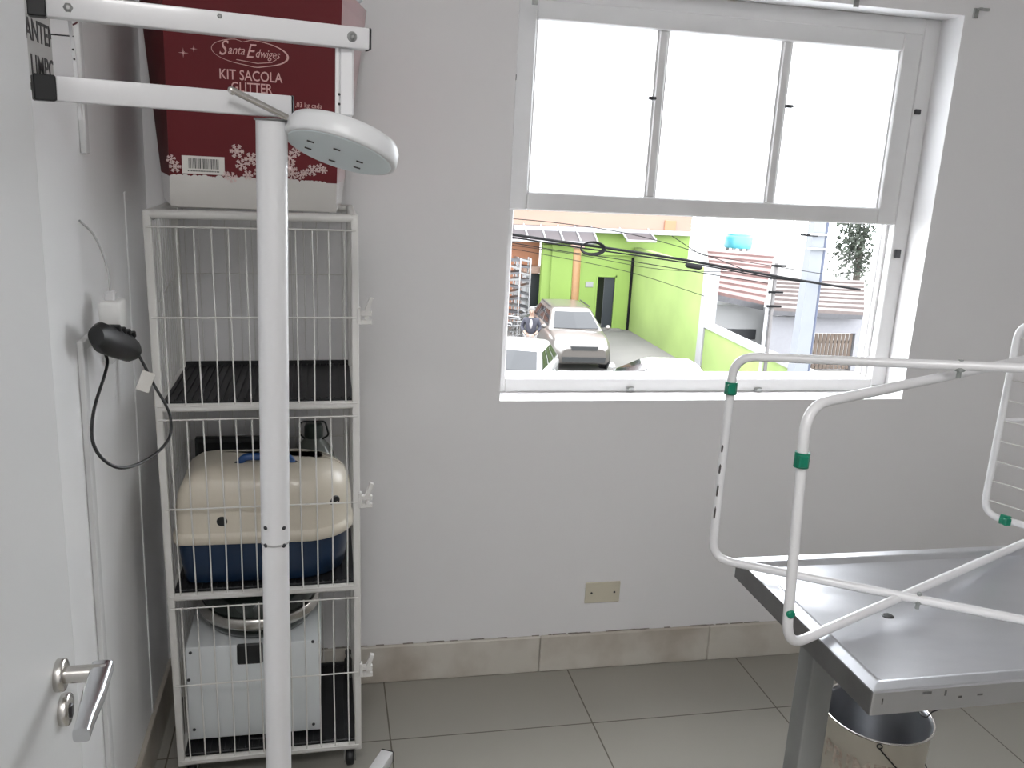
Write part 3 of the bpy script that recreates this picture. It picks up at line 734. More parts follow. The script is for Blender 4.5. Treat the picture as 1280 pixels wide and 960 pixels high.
# sloping sheets folded towards the drain, tessellated and softly dished
def fan(p, q_):
    N = 14
    P0, Q0, Dd = V(p), V(q_), V(dr)
    for i in range(N):
        f0, f1 = i/N, (i+1)/N
        def pt(f, g):
            e = P0.lerp(Q0, f); s_ = e.lerp(Dd, g); s_.z += -.0016*math.sin(PI*f)*math.sin(PI*g)*(1 if (Q0-P0).length < .6 else 1.6); return s_
        for j in range(10):
            g0, g1 = j/10, (j+1)/10
            if j == 9: m.poly([pt(f0, g0), pt(f1, g0), Dd], True)
            else: m.poly([pt(f0, g0), pt(f1, g0), pt(f1, g1), pt(f0, g1)], True)
fan(A2[0], A2[1]); fan(A2[1], A2[2]); fan(A2[2], A2[3]); fan(A2[3], A2[0])
m.poly([(x, y, TZ-.042) for x, y in ((tx0+.02, ty0+.02), (tx1-.02, ty0+.02), (tx1-.02, ty1-.02), (tx0+.02, ty1-.02))])
bmesh.ops.remove_doubles(m.bm, verts=m.bm.verts[:], dist=2e-5)
top = m.build('table_top', [STEEL, STEELR], t, .0035); top.modifiers['edge'].angle_limit = math.radians(25)
MB().lathe((dr[0], dr[1], TZ-.0262), [(.0135, 0), (.0135, .0028), (.006, .0032)], 24).build('drain_hole', BLACKP, top)
MB().tube([(dr[0], dr[1], TZ-.07), (dr[0], dr[1], TZ-.03)], .012, 16).build('drain_pipe', STEELR, t)
m = MB()
for (px, py, w_, h_) in ((1159, 866, .016, .004), (1182, 866, .0035, .010), (1200, 871, .006, .004), (1103, 877, .002, .010), (1225, 868, .010, .003)):
    c = W(px, py, ty0); MB().bx(c.x-w_/2, c.x+w_/2, ty0-.0004, ty0, c.z-h_/2, c.z+h_/2).build('edge_scuff', mat('scuff_grey', (.12, .12, .12), .5, noise=.5, nscale=80), top)
# legs: one square post at the middle of each end with cross foot
ym = (ty0+ty1)/2+.06
for lx0 in (.930, 1.86):
    l = MB().bx(lx0-.026, lx0+.026, ym-.026, ym+.026, .05, TZ-.042, .004, 2).build('leg', LEGST, t)
    MB().bx(lx0-.03, lx0+.03, ym-.21, ym+.21, .012, .052, .004, 2).build('foot_bar', LEGST, l)
MB().bx(.995, 1.83, ym-.02, ym+.02, TZ-.09, TZ-.043, .003).build('stretcher', LEGST, t)

# ---------------------------------------------------------------- paint bucket
bc = V((1.385, 1.742, 0)); br_, bz = .133, .30
t = thing('paint_bucket', 'cream paint bucket with wire handle on the floor under the steel table', 'bucket', bc)
m = MB()
m.mi = 0; m.lathe(bc, [(.118, 0), (.120, .004), (br_-.004, bz-.008), (br_, bz-.005), (br_+.001, bz)], 64, None, True, False)
m.mi = 1; m.lathe(bc, [(br_+.001, bz), (br_-.003, bz), (br_-.008, bz-.008), (.113, .006), (.02, .005)], 64, None, False, True)
m.mi = 2; m.lathe(bc, [(br_-.001, bz-.001), (br_+.0025, bz-.001), (br_+.003, bz+.002), (br_, bz+.0035), (br_-.003, bz+.002), (br_-.003, bz-.001)], 64, None, False, False)
bmesh.ops.remove_doubles(m.bm, verts=m.bm.verts[:], dist=1e-6)
m.build('pail', [BUCKO, BUCKI, CHROME], t)
ea = math.atan2((Wz(1100, 930, bz).y-bc.y), (Wz(1100, 930, bz).x-bc.x))
d = V((math.cos(ea), math.sin(ea), 0)); s_ = V((-d.y, d.x, 0))
e0 = bc+d*(br_+.004)+V((0, 0, bz-.006)); e1_ = bc-d*(br_+.004)+V((0, 0, bz-.006))
m = MB()
for e, dd in ((e0, d), (e1_, -d)):
    m.tube([e+dd*.003+(s_*math.cos(a)+V((0, 0, 1))*math.sin(a))*.006 for a in [2*PI*k/14 for k in range(14)]], .0017, 6, closed=True)
m.build('handle_eye', WIRED, t)
# bail hangs down along the right side of the pail
side = s_ if s_.x > 0 else -s_
pts = []
for k in range(25):
    a = PI*k/24; p = bc+d*math.cos(a)*(br_+.010)+side*math.sin(a)*(br_+.016); p.z = bz-.010-.15*math.sin(a); pts.append(p)
m = MB().tube(pts, .0019, 8); m.build('wire_bail', WIRED, t)
p = [Wz(1148, 889, bz+.004), Wz(1153, 895, bz+.010), Wz(1158, 897, bz+.010), Wz(1165, 890, bz+.012), Wz(1178, 885, bz+.012)]
m = MB().tube(p, .0019, 8); m.build('bent_wire', WIRED, t)
# faded print wrapped on the pail
bm_ = text_mesh('PRIMER', .075, (0, 0, 0), (1, 0, 0), (0, 1, 0), .0003, bold=.001, align='CENTER', sx=.85)
a0 = math.atan2((Wz(1068, 955, .24).y-bc.y), (Wz(1068, 955, .24).x-bc.x))
bmesh.ops.subdivide_edges(bm_, edges=[e for e in bm_.edges if e.calc_length() > .02], cuts=3)
for v in bm_.verts:
    z_ = .205+v.co.y; r_ = .120+(br_-.124)*z_/bz+.0008+v.co.z; a = a0+v.co.x/r_
    v.co = V((bc.x+r_*math.cos(a), bc.y+r_*math.sin(a), z_))
m = MB(); add_bm(m, bm_); m.build('faded_lettering', BUCKT, t)

# ================================================================== FOLDED DRYING RACK lying on the table
Z0 = TZ+.0125; rt_ = .0085
t = thing('drying_rack', 'folding white tube drying rack with green clips standing on the steel table', 'drying rack', (1.08, 1.30, TZ))
pv = V((1.077, 1.299))
e1_ = V((1.40, 1.09)); a1 = V((.757, 1.504))
def loop(A, B, zlo, zhi, r=.042, zhb=None, lean=0.):
    return fillet([(A.x, A.y, zlo), (B.x, B.y, zlo), (B.x, B.y, zhi if zhb is None else zhb), (A.x+lean, A.y, zhi)], r, 7, True)
zp = W(1183, 461, pv.y).z
def end_z(A, B, zA, zP): return zA+(zP-zA)*(B-A).length/(pv-A).length
z1 = W(905, 445, a1.y).z
ptsA = loop(a1, e1_, Z0+.006, z1, .042, end_z(a1, e1_, z1, zp+.006))
fa = MB().tube(ptsA, rt_, 12, closed=True).build('rear_frame', POWDER, t)
a2 = V((.744, 1.180)); e2 = V((1.60, 1.566))
z2 = W(1003, 507, a2.y).z
ptsB = loop(a2, e2, Z0+.0, z2, .052, end_z(a2, e2, z2, zp-.024), -.022)
fb = MB().tube(ptsB, rt_, 12, closed=True).build('front_frame', POWDER, t)
# pivots
m = MB()
for z_ in (Z0+.003, zp): MB().cyl((pv.x, pv.y, z_-.016), (pv.x, pv.y, z_+.016), .0042, 12).lathe((pv.x, pv.y, z_-.004), [(.008, 0), (.0095, .002), (.0095, .006), (.008, .008)], 16).build('pivot', mat('pivot_grey', (.28, .30, .29), .4, noise=.2), t)
def clip(p, ax, parent, r=.0118, l=.024):
    p = V(p); ax = V(ax).normalized()
    return MB().tube([p-ax*l/2, p+ax*l/2], r, 14).box(p+V((-.004, -.010, 0)), (.016, .010, l*.8), None, .002).build('green_clip', GREENC, parent)
zc = W(905, 489, 1.48).z; clip((a1.x, a1.y, zc), (0, 0, 1), fa)
zc = W(1000, 569, 1.2).z; clip((a2.x-.022*(zc-Z0)/(z2-Z0), a2.y, zc), (0, 0, 1), fb)
zc = W(981, 757, 1.2).z; MB().lathe((a2.x-.004, a2.y-.0085, zc), [(.007, -.003), (.007, .002), (.004, .003)], 14, Matrix.Rotation(PI/2, 3, 'X')).build('green_plug', GREENC, fb)
m = MB()
for (px, py) in ((898, 612), (893, 640), (897, 585), (900, 560)):
    c = W(px, py, a1.y-.0085 if px > 900 else a1.y); 
    MB().ball((a1.x-.0052, a1.y-.0045, c.z), .0042, 1, (.7, .7, random.uniform(2, 5)), .1).build('paint_chip', PAINTCHIP, fa)
# folded wing with thin wires at the right
wv = W(1252, 520, 1.56); wa = V((wv.x, 1.56)); wd = V((.60, -.80)); wb = wa+wd*.42
zl, zh = W(1238, 640, 1.56).z-.004, W(1262, 405, 1.56).z+.006
wg = MB().tube(loop(wa, wb, zl, zh, .04), .0072, 12, closed=True).build('wing_frame', POWDER, t)
m = MB(); nW = 9
for k in range(nW):
    z_ = zl+.035+k*(zh-zl-.07)/(nW-1); A = V((wa.x, wa.y, z_)); B = V((wb.x, wb.y, z_)); mid = A.lerp(B, .5)+V((0, 0, random.uniform(-.012, -.002)))
    m.tube(spline([A, mid, B], 6), .0014, 6)
m.build('wing_wires', WIREW, wg)
c = V((wa.x, wa.y, 0))+V((wd.x, wd.y, 0))*.045
clip((c.x, c.y, zl), (wd.x, wd.y, 0), wg, .011, .02)
# hinge arm tying the wing to the rear frame
MB().tube([(wa.x, wa.y, (zl+zh)/2), (e2.x, e2.y, (zl+zh)/2)], .005, 8).build('hinge_arm', POWDER, t)
# ================================================================== STREET OUTSIDE
G = -4.39
ASPH = mat('yard_concrete', (0.103, 0.0978, 0.0926), .8, noise=.25, nscale=.5, rgb2=(0.0754, 0.0723, 0.0686))
LIME = mat('lime_green_wall', (.125, .195, .036), .7, noise=.12, nscale=.7)
LIME2 = mat('stained_lit_green_wall', (.15, .21, .062), .7, noise=.3, nscale=.45)  # stains, plus the side wall's fuller light put into a paler lime
PEACH = mat('peach_wall', (0.151, 0.0962, 0.0723), .7, noise=.12, nscale=.6)
PEACHD = mat('orange_wall', (0.213, 0.0858, 0.0412), .7, noise=.2, nscale=.8)
NAVY = mat('navy_door', (0.00686, 0.00962, 0.0154), .5, noise=.2)
OPEN_ = mat('dark_doorway', (0.00412, 0.0048, 0.00686), .6, noise=.3, nscale=3)
POLYC = mat('awning_sheet', (0.0446, 0.0395, 0.0429), .4, noise=.15, nscale=2)
WHITEX = mat('exterior_white', (0.173, 0.173, 0.178), .6, noise=.06, nscale=1)
POLEO = mat('orange_pole_paint', (0.144, 0.0754, 0.0275), .5, noise=.15)
ROOFT = mat('red_roof_tiles', (0.0792, 0.0419, 0.0382), .8, noise=.35, nscale=6, rgb2=(0.0592, 0.0309, 0.0284))
ROOFG = mat('greyed_roof_tiles', (0.0686, 0.0549, 0.052), .8, noise=.25, nscale=5, rgb2=(0.052, 0.0384, 0.0357))
CABLE = mat('cable_black', (.004, .004, .0045), .8, spec=.1, noise=.2)
CONCP = mat('pole_concrete', (0.0926, 0.0993, 0.112), .7, noise=.1, nscale=2)
NAVYP = mat('pole_navy_conduit', (0.0103, 0.0172, 0.0412), .5, noise=.1)
TIMB = mat('brown_slats', (0.0582, 0.0395, 0.0275), .7, noise=.35, nscale=3)
CYAN = mat('cyan_tank', (0.0206, 0.144, 0.178), .4, noise=.1)
CARB = mat('car_beige_silver', (0.0686, 0.0619, 0.0567), .3, metal=.25, coat=.6, noise=.02)
CARW_ = mat('car_white', (0.213, 0.213, 0.213), .25, coat=.7, noise=.02)
CGL = mat('car_glass', (.006, .007, .009), .08, spec=.3, noise=.05)
TYRE = mat('tyre_rubber', (0.00686, 0.00686, 0.00686), .8, noise=.2)
RIM = mat('alloy_rim', (0.154, 0.154, 0.154), .3, metal=.9, noise=.05)
HEADL = mat('headlight_glass', (0.189, 0.196, 0.206), .08, coat=.6, noise=.05)
LEAF = mat('tree_leaves', (0.0206, 0.0292, 0.0172), .7, noise=.5, nscale=3)
BARK = mat('tree_bark', (0.0343, 0.0275, 0.0206), .8, noise=.3)

struct(MB().bx(-30, 45, D+TW+.0, 90, G-.2, G).build('floor_yard', ASPH))
YF = 31.66
def fx(px, py): return W(px, py, YF)
xc = 11.40
# green building
b = thing('green_building', 'lime green building across the yard with peach upper floor', 'building', (8, YF, G))
x0 = fx(677, 350).x; zt_ = fx(745, 286).z
def fbox(name, px0, px1, py0, py1, dep, m_, par, out=0.):
    a, c = fx(px0, py0), fx(px1, py1); return MB().bx(a.x, c.x, YF-out-dep, YF-out, max(c.z, G), a.z, .01).build(name, m_, par)
dA, dB = fx(747, 345), fx(766, 411)
m = MB(); m.bx(x0, dA.x, YF, YF+.3, G, zt_); m.bx(dB.x, fx(862, 300).x, YF, YF+.3, G, zt_); m.bx(dA.x, dB.x, YF, YF+.3, dA.z, zt_); m.build('front_wall', LIME, b)
MB().bx(dA.x-.1, dB.x+.1, YF+1.2, YF+1.3, G, zt_).build('dark_interior', OPEN_, b)
MB().bx(dA.x+.32, dB.x-.02, YF+.10, YF+.14, G+.05, dA.z-.03).build('door_leaf', NAVY, b)
m = MB(); m.bx(dA.x-.04, dA.x+.02, YF-.02, YF+.05, G, dA.z+.03); m.bx(dB.x-.06, dB.x+.02, YF-.02, YF+.05, G, dA.z+.03); m.bx(dA.x, dB.x, YF-.02, YF+.05, dA.z-.03, dA.z+.03); m.build('door_frame', LIME, b)
MB().bx(dA.x-.1, dB.x+.25, YF-.35, YF, G, G+.05).build('door_step', ASPH, b)
fbox('pilaster', 688, 707, 305, 411, .35, LIME, b)
fbox('pilaster', 677, 684, 305, 411, .25, LIME, b)
MB().bx(fx(707, 320).x, xc, YF-.10, YF, fx(740, 318).z, fx(740, 312).z).build('wall_ledge', LIME, b)
fbox('notice', 732, 741, 352, 359, .03, WHITEX, b)
# upper floor
a, c = fx(600, 200), fx(862, 289)
MB().bx(a.x-3, c.x, YF-.15, YF+3, zt_-.02, zt_+2.2).build('upper_floor', PEACH, b)
fbox('red_patch', 829, 842, 275, 288, .06, PEACHD, b, .15)
fbox('upper_ledge', 640, 866, 286, 289, .3, WHITEX, b, .15)
# awnings
def awning(pxa, pxb, pya, pyb, lab, nr):
    A, B = fx(pxa, pya), fx(pxb, pya); zl_ = W((pxa+pxb)/2, pyb, YF-1.0).z; zh_ = fx((pxa+pxb)/2, pya).z
    t = thing('awning', lab, 'awning', ((A.x+B.x)/2, YF, zh_), 'grey sheet awnings')
    xa_, xb_ = W(pxa, pya, YF-.3).x, W(pxb, pya, YF-.3).x
    m = MB(); m.hull8([(xa_, YF-.06, zh_), (xb_, YF-.06, zh_), (xb_, YF-1.05, zl_), (xa_, YF-1.05, zl_)], [(xa_, YF-.06, zh_+.03), (xb_, YF-.06, zh_+.03), (xb_, YF-1.05, zl_+.03), (xa_, YF-1.05, zl_+.03)]); m.build('sheet', POLYC, t)
    for k in range(nr+1):
        x = lerp(xa_, xb_, k/nr); MB().tube([(x, YF-.05, zh_+.05), (x, YF-1.08, zl_+.05)], .035, 6).build('rib', WHITEX, t)
    MB().tube([(xa_, YF-1.07, zl_), (xb_, YF-1.07, zl_)], .04, 6).build('front_bar', WHITEX, t)
awning(634, 741, 281, 302, 'long grey sheet awning with white ribs on left of green facade', 5)
awning(776, 812, 286, 301, 'short grey sheet awning right of the orange pole on green facade', 1)
# side wall of the yard, running towards the street
def wx(px, py): return Wx(px, py, xc)
y1 = wx(876, 420).y; zA, zB = fx(795, 309).z, wx(893, 338).z
b2 = thing('green_yard_wall', 'tall stained lime green wall along right side of the yard', 'wall', (xc, 28, G))
m = MB(); m.hull8([(xc, YF-.02, G), (xc, y1, G), (xc, y1, zB), (xc, YF-.02, zA)], [(xc+.25, YF-.02, G), (xc+.25, y1, G), (xc+.25, y1, zB), (xc+.25, YF-.02, zA)]); m.build('tall_wall', LIME2, b2)
MB().bx(xc-.05, xc+.30, y1-.25, y1+.15, G, zB+.1).build('end_pier', WHITEX, b2)  # glare at the wall's end put in as white
MB().tube([(xc-.05, YF-.06, fx(790, 322).z), (xc-.05, YF-.06, G)], .05, 6).build('corner_line', CABLE, b2)  # thin black upright along the corner of the two walls
yE = 17.5; zl0, zl1 = wx(877, 407).z, wx(945, 440).z
b3 = thing('low_green_wall', 'low pale green wall with white coping nearest the street', 'wall', (xc, 20, G))
zE = zl0+(zl1-zl0)*(y1-yE)/(y1-wx(945, 440).y)
m = MB(); m.hull8([(xc, y1-.25, G), (xc, yE, G), (xc, yE, zE), (xc, y1-.25, zl0)], [(xc+.2, y1-.25, G), (xc+.2, yE, G), (xc+.2, yE, zE), (xc+.2, y1-.25, zl0)]); m.build('panel', LIME2, b3)
m = MB(); m.hull8([(xc-.06, y1-.25, zl0), (xc-.06, yE, zE), (xc-.06, yE, zE+.12), (xc-.06, y1-.25, zl0+.12)], [(xc+.28, y1-.25, zl0), (xc+.28, yE, zE), (xc+.28, yE, zE+.12), (xc+.28, y1-.25, zl0+.12)]); m.build('coping', WHITEX, b3)
# orange wing at the left with a navy gate
b4 = thing('orange_annex', 'orange annex wall with navy gate left of the green building', 'building', (5.5, YF, G))
a, c = fx(600, 295), fx(677, 411)
MB().bx(a.x-1.5, x0, YF+.6, YF+.9, G, fx(650, 297).z).build('rear_wall', PEACHD, b4)
MB().bx(a.x-1.5, x0, YF-.1, YF+.6, fx(650, 297).z-.02, fx(650, 297).z+.1).build('roof_edge', POLYC, b4)
fbox('navy_gate', 660, 677.5, 344, 400, .08, NAVY, b4, -.55)
fbox('gate_lintel', 655, 680, 333, 342, .4, PEACH, b4, -.4)
fbox('gate_post', 655, 659, 342, 405, .3, WHITEX, b4, -.4)
# orange pole
p = Wz(721, 425, G); 
t = thing('orange_pole', 'tall orange painted pole in front of the green facade', 'pole', (fx(720, 400).x, YF-1.6, G))
q0, q1 = W(718.5, 384, YF-1.6), W(722, 310, YF-1.6)
MB().tube([(q0.x, YF-1.6, G), (q1.x, YF-1.6, q1.z)], .14, 14).build('shaft', POLEO, t)
MB().bx(q1.x-.2, q1.x+.2, YF-1.8, YF-1.4, q1.z, q1.z+.12, .02).build('cap', PEACH, t)
# cars
def car(name, label, pos, head, paint, Lc=4.3, wd=.9, hood=1.02, roof=1.62, suv=True):
    hd_ = V((head[0], head[1], 0)).normalized(); sd = V((-hd_.y, hd_.x, 0)); P = V((pos[0], pos[1], G))
    t = thing(name, label, 'car', P)
    def X(x, y, z): return P+hd_*x+sd*y+V((0, 0, z))
    h = Lc/2
    def sec(x, hw, zb_, zt2_, rr_=.1):
        pts = []
        for (y, z) in ((-hw, zb_+rr_), (-hw*.985, zt2_-rr_*1.6), (-hw*.93, zt2_-rr_*.5), (-hw*.80, zt2_), (0, zt2_+.025), (hw*.80, zt2_), (hw*.93, zt2_-rr_*.5), (hw*.985, zt2_-rr_*1.6), (hw, zb_+rr_), (hw*.9, zb_), (0, zb_), (-hw*.9, zb_)): pts.append(X(x, y, z))
        return pts
    be = hood+.08
    m = MB().loft([sec(h, wd*.74, .36, hood-.28), sec(h-.08, wd*.88, .28, hood-.14), sec(h-.45, wd*.97, .24, hood-.02), sec(h-1.2, wd, .24, be), sec(0, wd, .24, be+.02), sec(-h+.5, wd, .26, be+.03), sec(-h+.1, wd*.95, .30, be), sec(-h, wd*.86, .40, be-.15)])
    body = m.build('body', paint, t)
    zr = roof; xw0, xw1, xr0, xr1 = h-1.15, h-1.95, (-h+.08 if suv else -h+.15), (-h+.42 if suv else -h+.55)
    wb, wt = wd*.93, wd*.70
    def cab(f, ins=0.):
        x0_ = lerp(xw0, xw1, f)-ins; x1_ = lerp(xr0, xr1, f)+ins; w_ = lerp(wb, wt, f)-ins; z_ = lerp(be-.02, zr-.05, f)
        return [X(x0_, -w_*.9, z_), X(x0_+.06, 0, z_), X(x0_, w_*.9, z_), X(x0_-.12, w_, z_), X((x0_+x1_)/2, w_*1.01, z_), X(x1_+.12, w_, z_), X(x1_, w_*.9, z_), X(x1_-.05, 0, z_), X(x1_, -w_*.9, z_), X(x1_+.12, -w_, z_), X((x0_+x1_)/2, -w_*1.01, z_), X(x0_-.12, -w_, z_)]
    def roof_ring(ins, z_): 
        r = cab(1., ins); return [V((p_.x, p_.y, G+z_)) for p_ in r]
    m = MB().loft([cab(0), cab(.5), cab(1.), roof_ring(.06, zr-.015), roof_ring(.22, zr+.012), roof_ring(.45, zr+.02)]); m.build('cabin', paint, t)
    def pane(nm, pts, off):
        n_ = (pts[1]-pts[0]).cross(pts[2]-pts[0]).normalized()
        if n_.dot(off) < 0: n_ = -n_
        MB().hull8([q_-n_*.03 for q_ in pts], [q_+n_*.012 for q_ in pts]).build(nm, CGL, t)
    def cp(f, xf, side):                       # point on the cabin flank
        x0_ = lerp(xw0, xw1, f)-.12; x1_ = lerp(xr0, xr1, f)+.12; return X(lerp(x0_, x1_, xf), side*(lerp(wb, wt, f)*1.004), lerp(be-.02, zr-.05, f))
    fa, fb_ = .10, .90
    w0, w1 = lerp(wb, wt, fa)*.86, lerp(wb, wt, fb_)*.86
    def wide(nm, xa_, xb_, lo_, off, bul):
        za_, zb2 = lerp(be-.02, zr-.05, lo_), lerp(be-.02, zr-.05, fb_); A_, B_ = lerp(xa_, xb_, lo_), lerp(xa_, xb_, fb_); wl_ = lerp(wb, wt, lo_)*.87
        pts = [X(A_, -wl_, za_), X(A_+bul, 0, za_), X(A_, wl_, za_), X(B_, w1, zb2), X(B_+bul, 0, zb2), X(B_, -w1, zb2)]
        e = off.normalized()*.022; v1 = [q_-e for q_ in pts]; v2 = [q_+e for q_ in pts]; m = MB()
        m.hull8(v1[0:2]+v1[4:6], v2[0:2]+v2[4:6]); m.hull8(v1[1:5], v2[1:5]); bmesh.ops.remove_doubles(m.bm, verts=m.bm.verts[:], dist=1e-5); m.build(nm, CGL, t)
    wide('windshield', xw0, xw1, fa, hd_+V((0, 0, 1.0)), .06)
    wide('rear_window', xr0, xr1, .3, -hd_+V((0, 0, .5)), -.05)
    for s_ in (-1, 1):
        for (u0, u1) in ((.03, .36), (.41, .70), (.75, .97)):
            pane('side_window', [cp(.12, u0, s_), cp(.12, u1, s_), cp(.86, u1-(.02 if u1 > .9 else 0), s_), cp(.86, u0+(.02 if u0 < .1 else 0), s_)], sd*s_)
    for s_ in (-1, 1):
        for x in (h-.85, -h+.85):
            c = X(x, s_*(wd-.10), .335); ax = (sd*s_).to_track_quat('Z', 'Y').to_matrix()
            MB().lathe(X(x, s_*(wd-.05), .36), [(.40, 0), (.40, .06), (.30, .062)], 28, ax).build('wheel_arch', BLACKP, t)
            wl = MB().lathe(c, [(.2, -.1), (.32, -.1), (.335, -.07), (.335, .12), (.31, .145), (.22, .15)], 28, ax).build('wheel', TYRE, t)
            m = MB().lathe(c, [(.225, .145), (.215, .155), (.06, .135), (.02, .14)], 20, ax)
            for k in range(5):
                a = 2*PI*k/5; q_ = c+sd*s_*.152; e = hd_*math.cos(a)+V((0, 0, 1))*math.sin(a); m.tube([q_+e*.03, q_+e*.2], .022, 6)
            m.build('rim', RIM, wl)
        MB().ball(X(h-1.25, s_*(wd+.10), be+.08), .10, 2, (.8, 1., .75)).build('mirror', paint, t)
        MB().loft([[X(h-.06+dx, s_*(wd*.62+.13*math.cos(a)), hood-.23+.075*math.sin(a)) for a in [2*PI*k/12 for k in range(12)]] for dx in (-.10, .02)]).build('headlight', HEADL, t)
        if suv: MB().tube([cp(1., .12, s_)+V((0, 0, .06)), cp(1., .9, s_)+V((0, 0, .06))], .022, 8).build('roof_rail', BLACKP, t)
    MB().loft([[X(h-.04+dx, y, z) for (y, z) in ((-wd*.42, hood-.32), (wd*.42, hood-.32), (wd*.46, hood-.20), (-wd*.46, hood-.20))] for dx in (-.06, .05)], smooth=False).build('grille', BLACKP, t)
    MB().loft([[X(h-.02+dx, y, z) for (y, z) in ((-wd*.7, .34), (wd*.7, .34), (wd*.74, .50), (-wd*.74, .50))] for dx in (-.10, .03)], smooth=False).build('lower_bumper', BLACKP, t)
    return t
car('sport_utility_car', 'beige silver off-road car parked in the yard facing the window', (7.66, 26.7), (-.05, -.999), CARB, 4.3, .91, 1.02, 1.64)
pB_ = Wz(787, 444, G+1.46)
car('hatchback_car', 'white car seen from above at window bottom right of the beige car', (pB_.x+.15, pB_.y-.60), (-.985, .17), CARW_, 3.7, .87, .92, 1.46, False)
pA_ = Wz(655, 436, G+1.48)
car('hatchback_car', 'white car at bottom left corner of window view, its nose towards window', (pA_.x-.12, pA_.y+.3), (-.42, -.91), CARW_, 3.8, .86, .92, 1.48, False)
# ------------------------------------------------ person beside the beige car
pp = Wz(661, 455, G)
t = thing('person', 'person in dark jacket and pale trousers standing left of the beige car', 'person', (pp.x, pp.y, G))
fc = V((-.25, -.97, 0)).normalized(); sd = V((-fc.y, fc.x, 0))
def Pp(s_, f_, z): return V((pp.x, pp.y, G))+sd*s_+fc*f_+V((0, 0, z))
def skin(name, verts, edges, rad, m_, parent, root=0, sub=2):
    me = bpy.data.meshes.new(name); o_ = WM[parent.name]; me.from_pydata([tuple(V(v)-o_) for v in verts], edges, []); me.materials.append(m_)
    o = bpy.data.objects.new(name, me); COL.objects.link(o); o.parent = parent; WM[o.name] = o_
    md = o.modifiers.new('s', 'SKIN'); md.use_smooth_shade = True
    sk = me.skin_vertices[0].data if me.skin_vertices else None
    if sk is None:
        bm = bmesh.new(); bm.from_mesh(me); bm.verts.layers.skin.verify(); bm.to_mesh(me); bm.free(); sk = me.skin_vertices[0].data
    for i, r in enumerate(rad): sk[i].radius = (r, r) if not isinstance(r, tuple) else r
    sk[root].use_root = True
    ss = o.modifiers.new('u', 'SUBSURF'); ss.levels = sub; ss.render_levels = sub
    return o
SKINM = mat('skin', (0.144, 0.0926, 0.0686), .5, noise=.05); JACK = mat('navy_jacket', (0.0103, 0.0103, 0.0189), .8, noise=.2); TROU = mat('pale_trousers', (0.189, 0.182, 0.178), .8, noise=.1); SHIRT = mat('light_shirt', (0.172, 0.165, 0.172), .8, noise=.1); HAIRG = mat('grey_hair', (0.0754, 0.0686, 0.065), .7, noise=.3); SHOE = mat('dark_shoe', (.03, .03, .03), .5, noise=.2)
bv = [Pp(0, 0, .93), Pp(0, 0, 1.12), Pp(0, .01, 1.32), Pp(0, .0, 1.43), Pp(0, .02, 1.53), Pp(0, .03, 1.62), Pp(0, .03, 1.70),
      Pp(.19, 0, 1.39), Pp(.28, -.03, 1.14), Pp(.16, .16, .99), Pp(.11, .20, .96), Pp(-.19, 0, 1.39), Pp(-.28, -.03, 1.14), Pp(-.16, .16, .99), Pp(-.11, .20, .96),
      Pp(.09, 0, .88), Pp(.11, .02, .48), Pp(.11, 0, .09), Pp(.12, .14, .04), Pp(-.09, 0, .88), Pp(-.12, .03, .48), Pp(-.12, 0, .09), Pp(-.13, .14, .04)]
be_ = [(0, 1), (1, 2), (2, 3), (3, 4), (4, 5), (5, 6), (2, 7), (7, 8), (8, 9), (9, 10), (2, 11), (11, 12), (12, 13), (13, 14), (0, 15), (15, 16), (16, 17), (17, 18), (0, 19), (19, 20), (20, 21), (21, 22)]
brd = [.13, .13, .14, .075, .058, .095, .07, .062, .048, .036, .03, .062, .048, .036, .03, .095, .066, .045, .04, .095, .066, .045, .04]
body_ = skin('body', bv, be_, brd, SKINM, t)
jv = [bv[1]-V((0, 0, .20)), bv[1], bv[2], bv[3], bv[7], bv[8], bv[9]+(bv[8]-bv[9])*.25, bv[11], bv[12], bv[13]+(bv[12]-bv[13])*.25]
skin('jacket', jv, [(0, 1), (1, 2), (2, 3), (2, 4), (4, 5), (5, 6), (2, 7), (7, 8), (8, 9)], [.18, .165, .175, .09, .08, .066, .054, .08, .066, .054], JACK, t)
tv = [bv[0], bv[15], bv[16], bv[17]+V((0, 0, .02)), bv[19], bv[20], bv[21]+V((0, 0, .02))]
skin('trousers', tv, [(0, 1), (1, 2), (2, 3), (0, 4), (4, 5), (5, 6)], [.175, .135, .10, .08, .135, .10, .08], TROU, t)
MB().ball(Pp(0, .15, 1.27), .09, 2, (.55, .55, 1.7)).build('shirt_front', SHIRT, t)
MB().ball(Pp(0, -.018, 1.685), .112, 2, (1.0, 1.0, .92)).build('hair', HAIRG, t)
for s_ in (1, -1):
    MB().ball(Pp(s_*.125, .07, .05), .06, 2, (1, 1.0, .75)).ball(Pp(s_*.13, .13, .045), .05, 2, (1, 1.2, .7)).build('shoe', SHOE, t)
    for k in range(4):
        a0_ = Pp(s_*(.10-.018*k), .205, .955); MB().tube([a0_, a0_+fc*.03+V((0, 0, -.03)), a0_+fc*.03+V((0, 0, -.062-.006*(k % 2)))], [.011, .010, .008], 6).build('finger', SKINM, body_)
    MB().tube([Pp(s_*.12, .19, .97), Pp(s_*.085, .225, .985)], [.012, .009], 6).build('thumb', SKINM, body_)
    MB().ball(Pp(s_*.036, .118, 1.645), .011, 1).build('eye', INK, body_)
MB().ball(Pp(0, .128, 1.615), .017, 1, (.8, 1, 1.4)).build('nose', SKINM, body_)
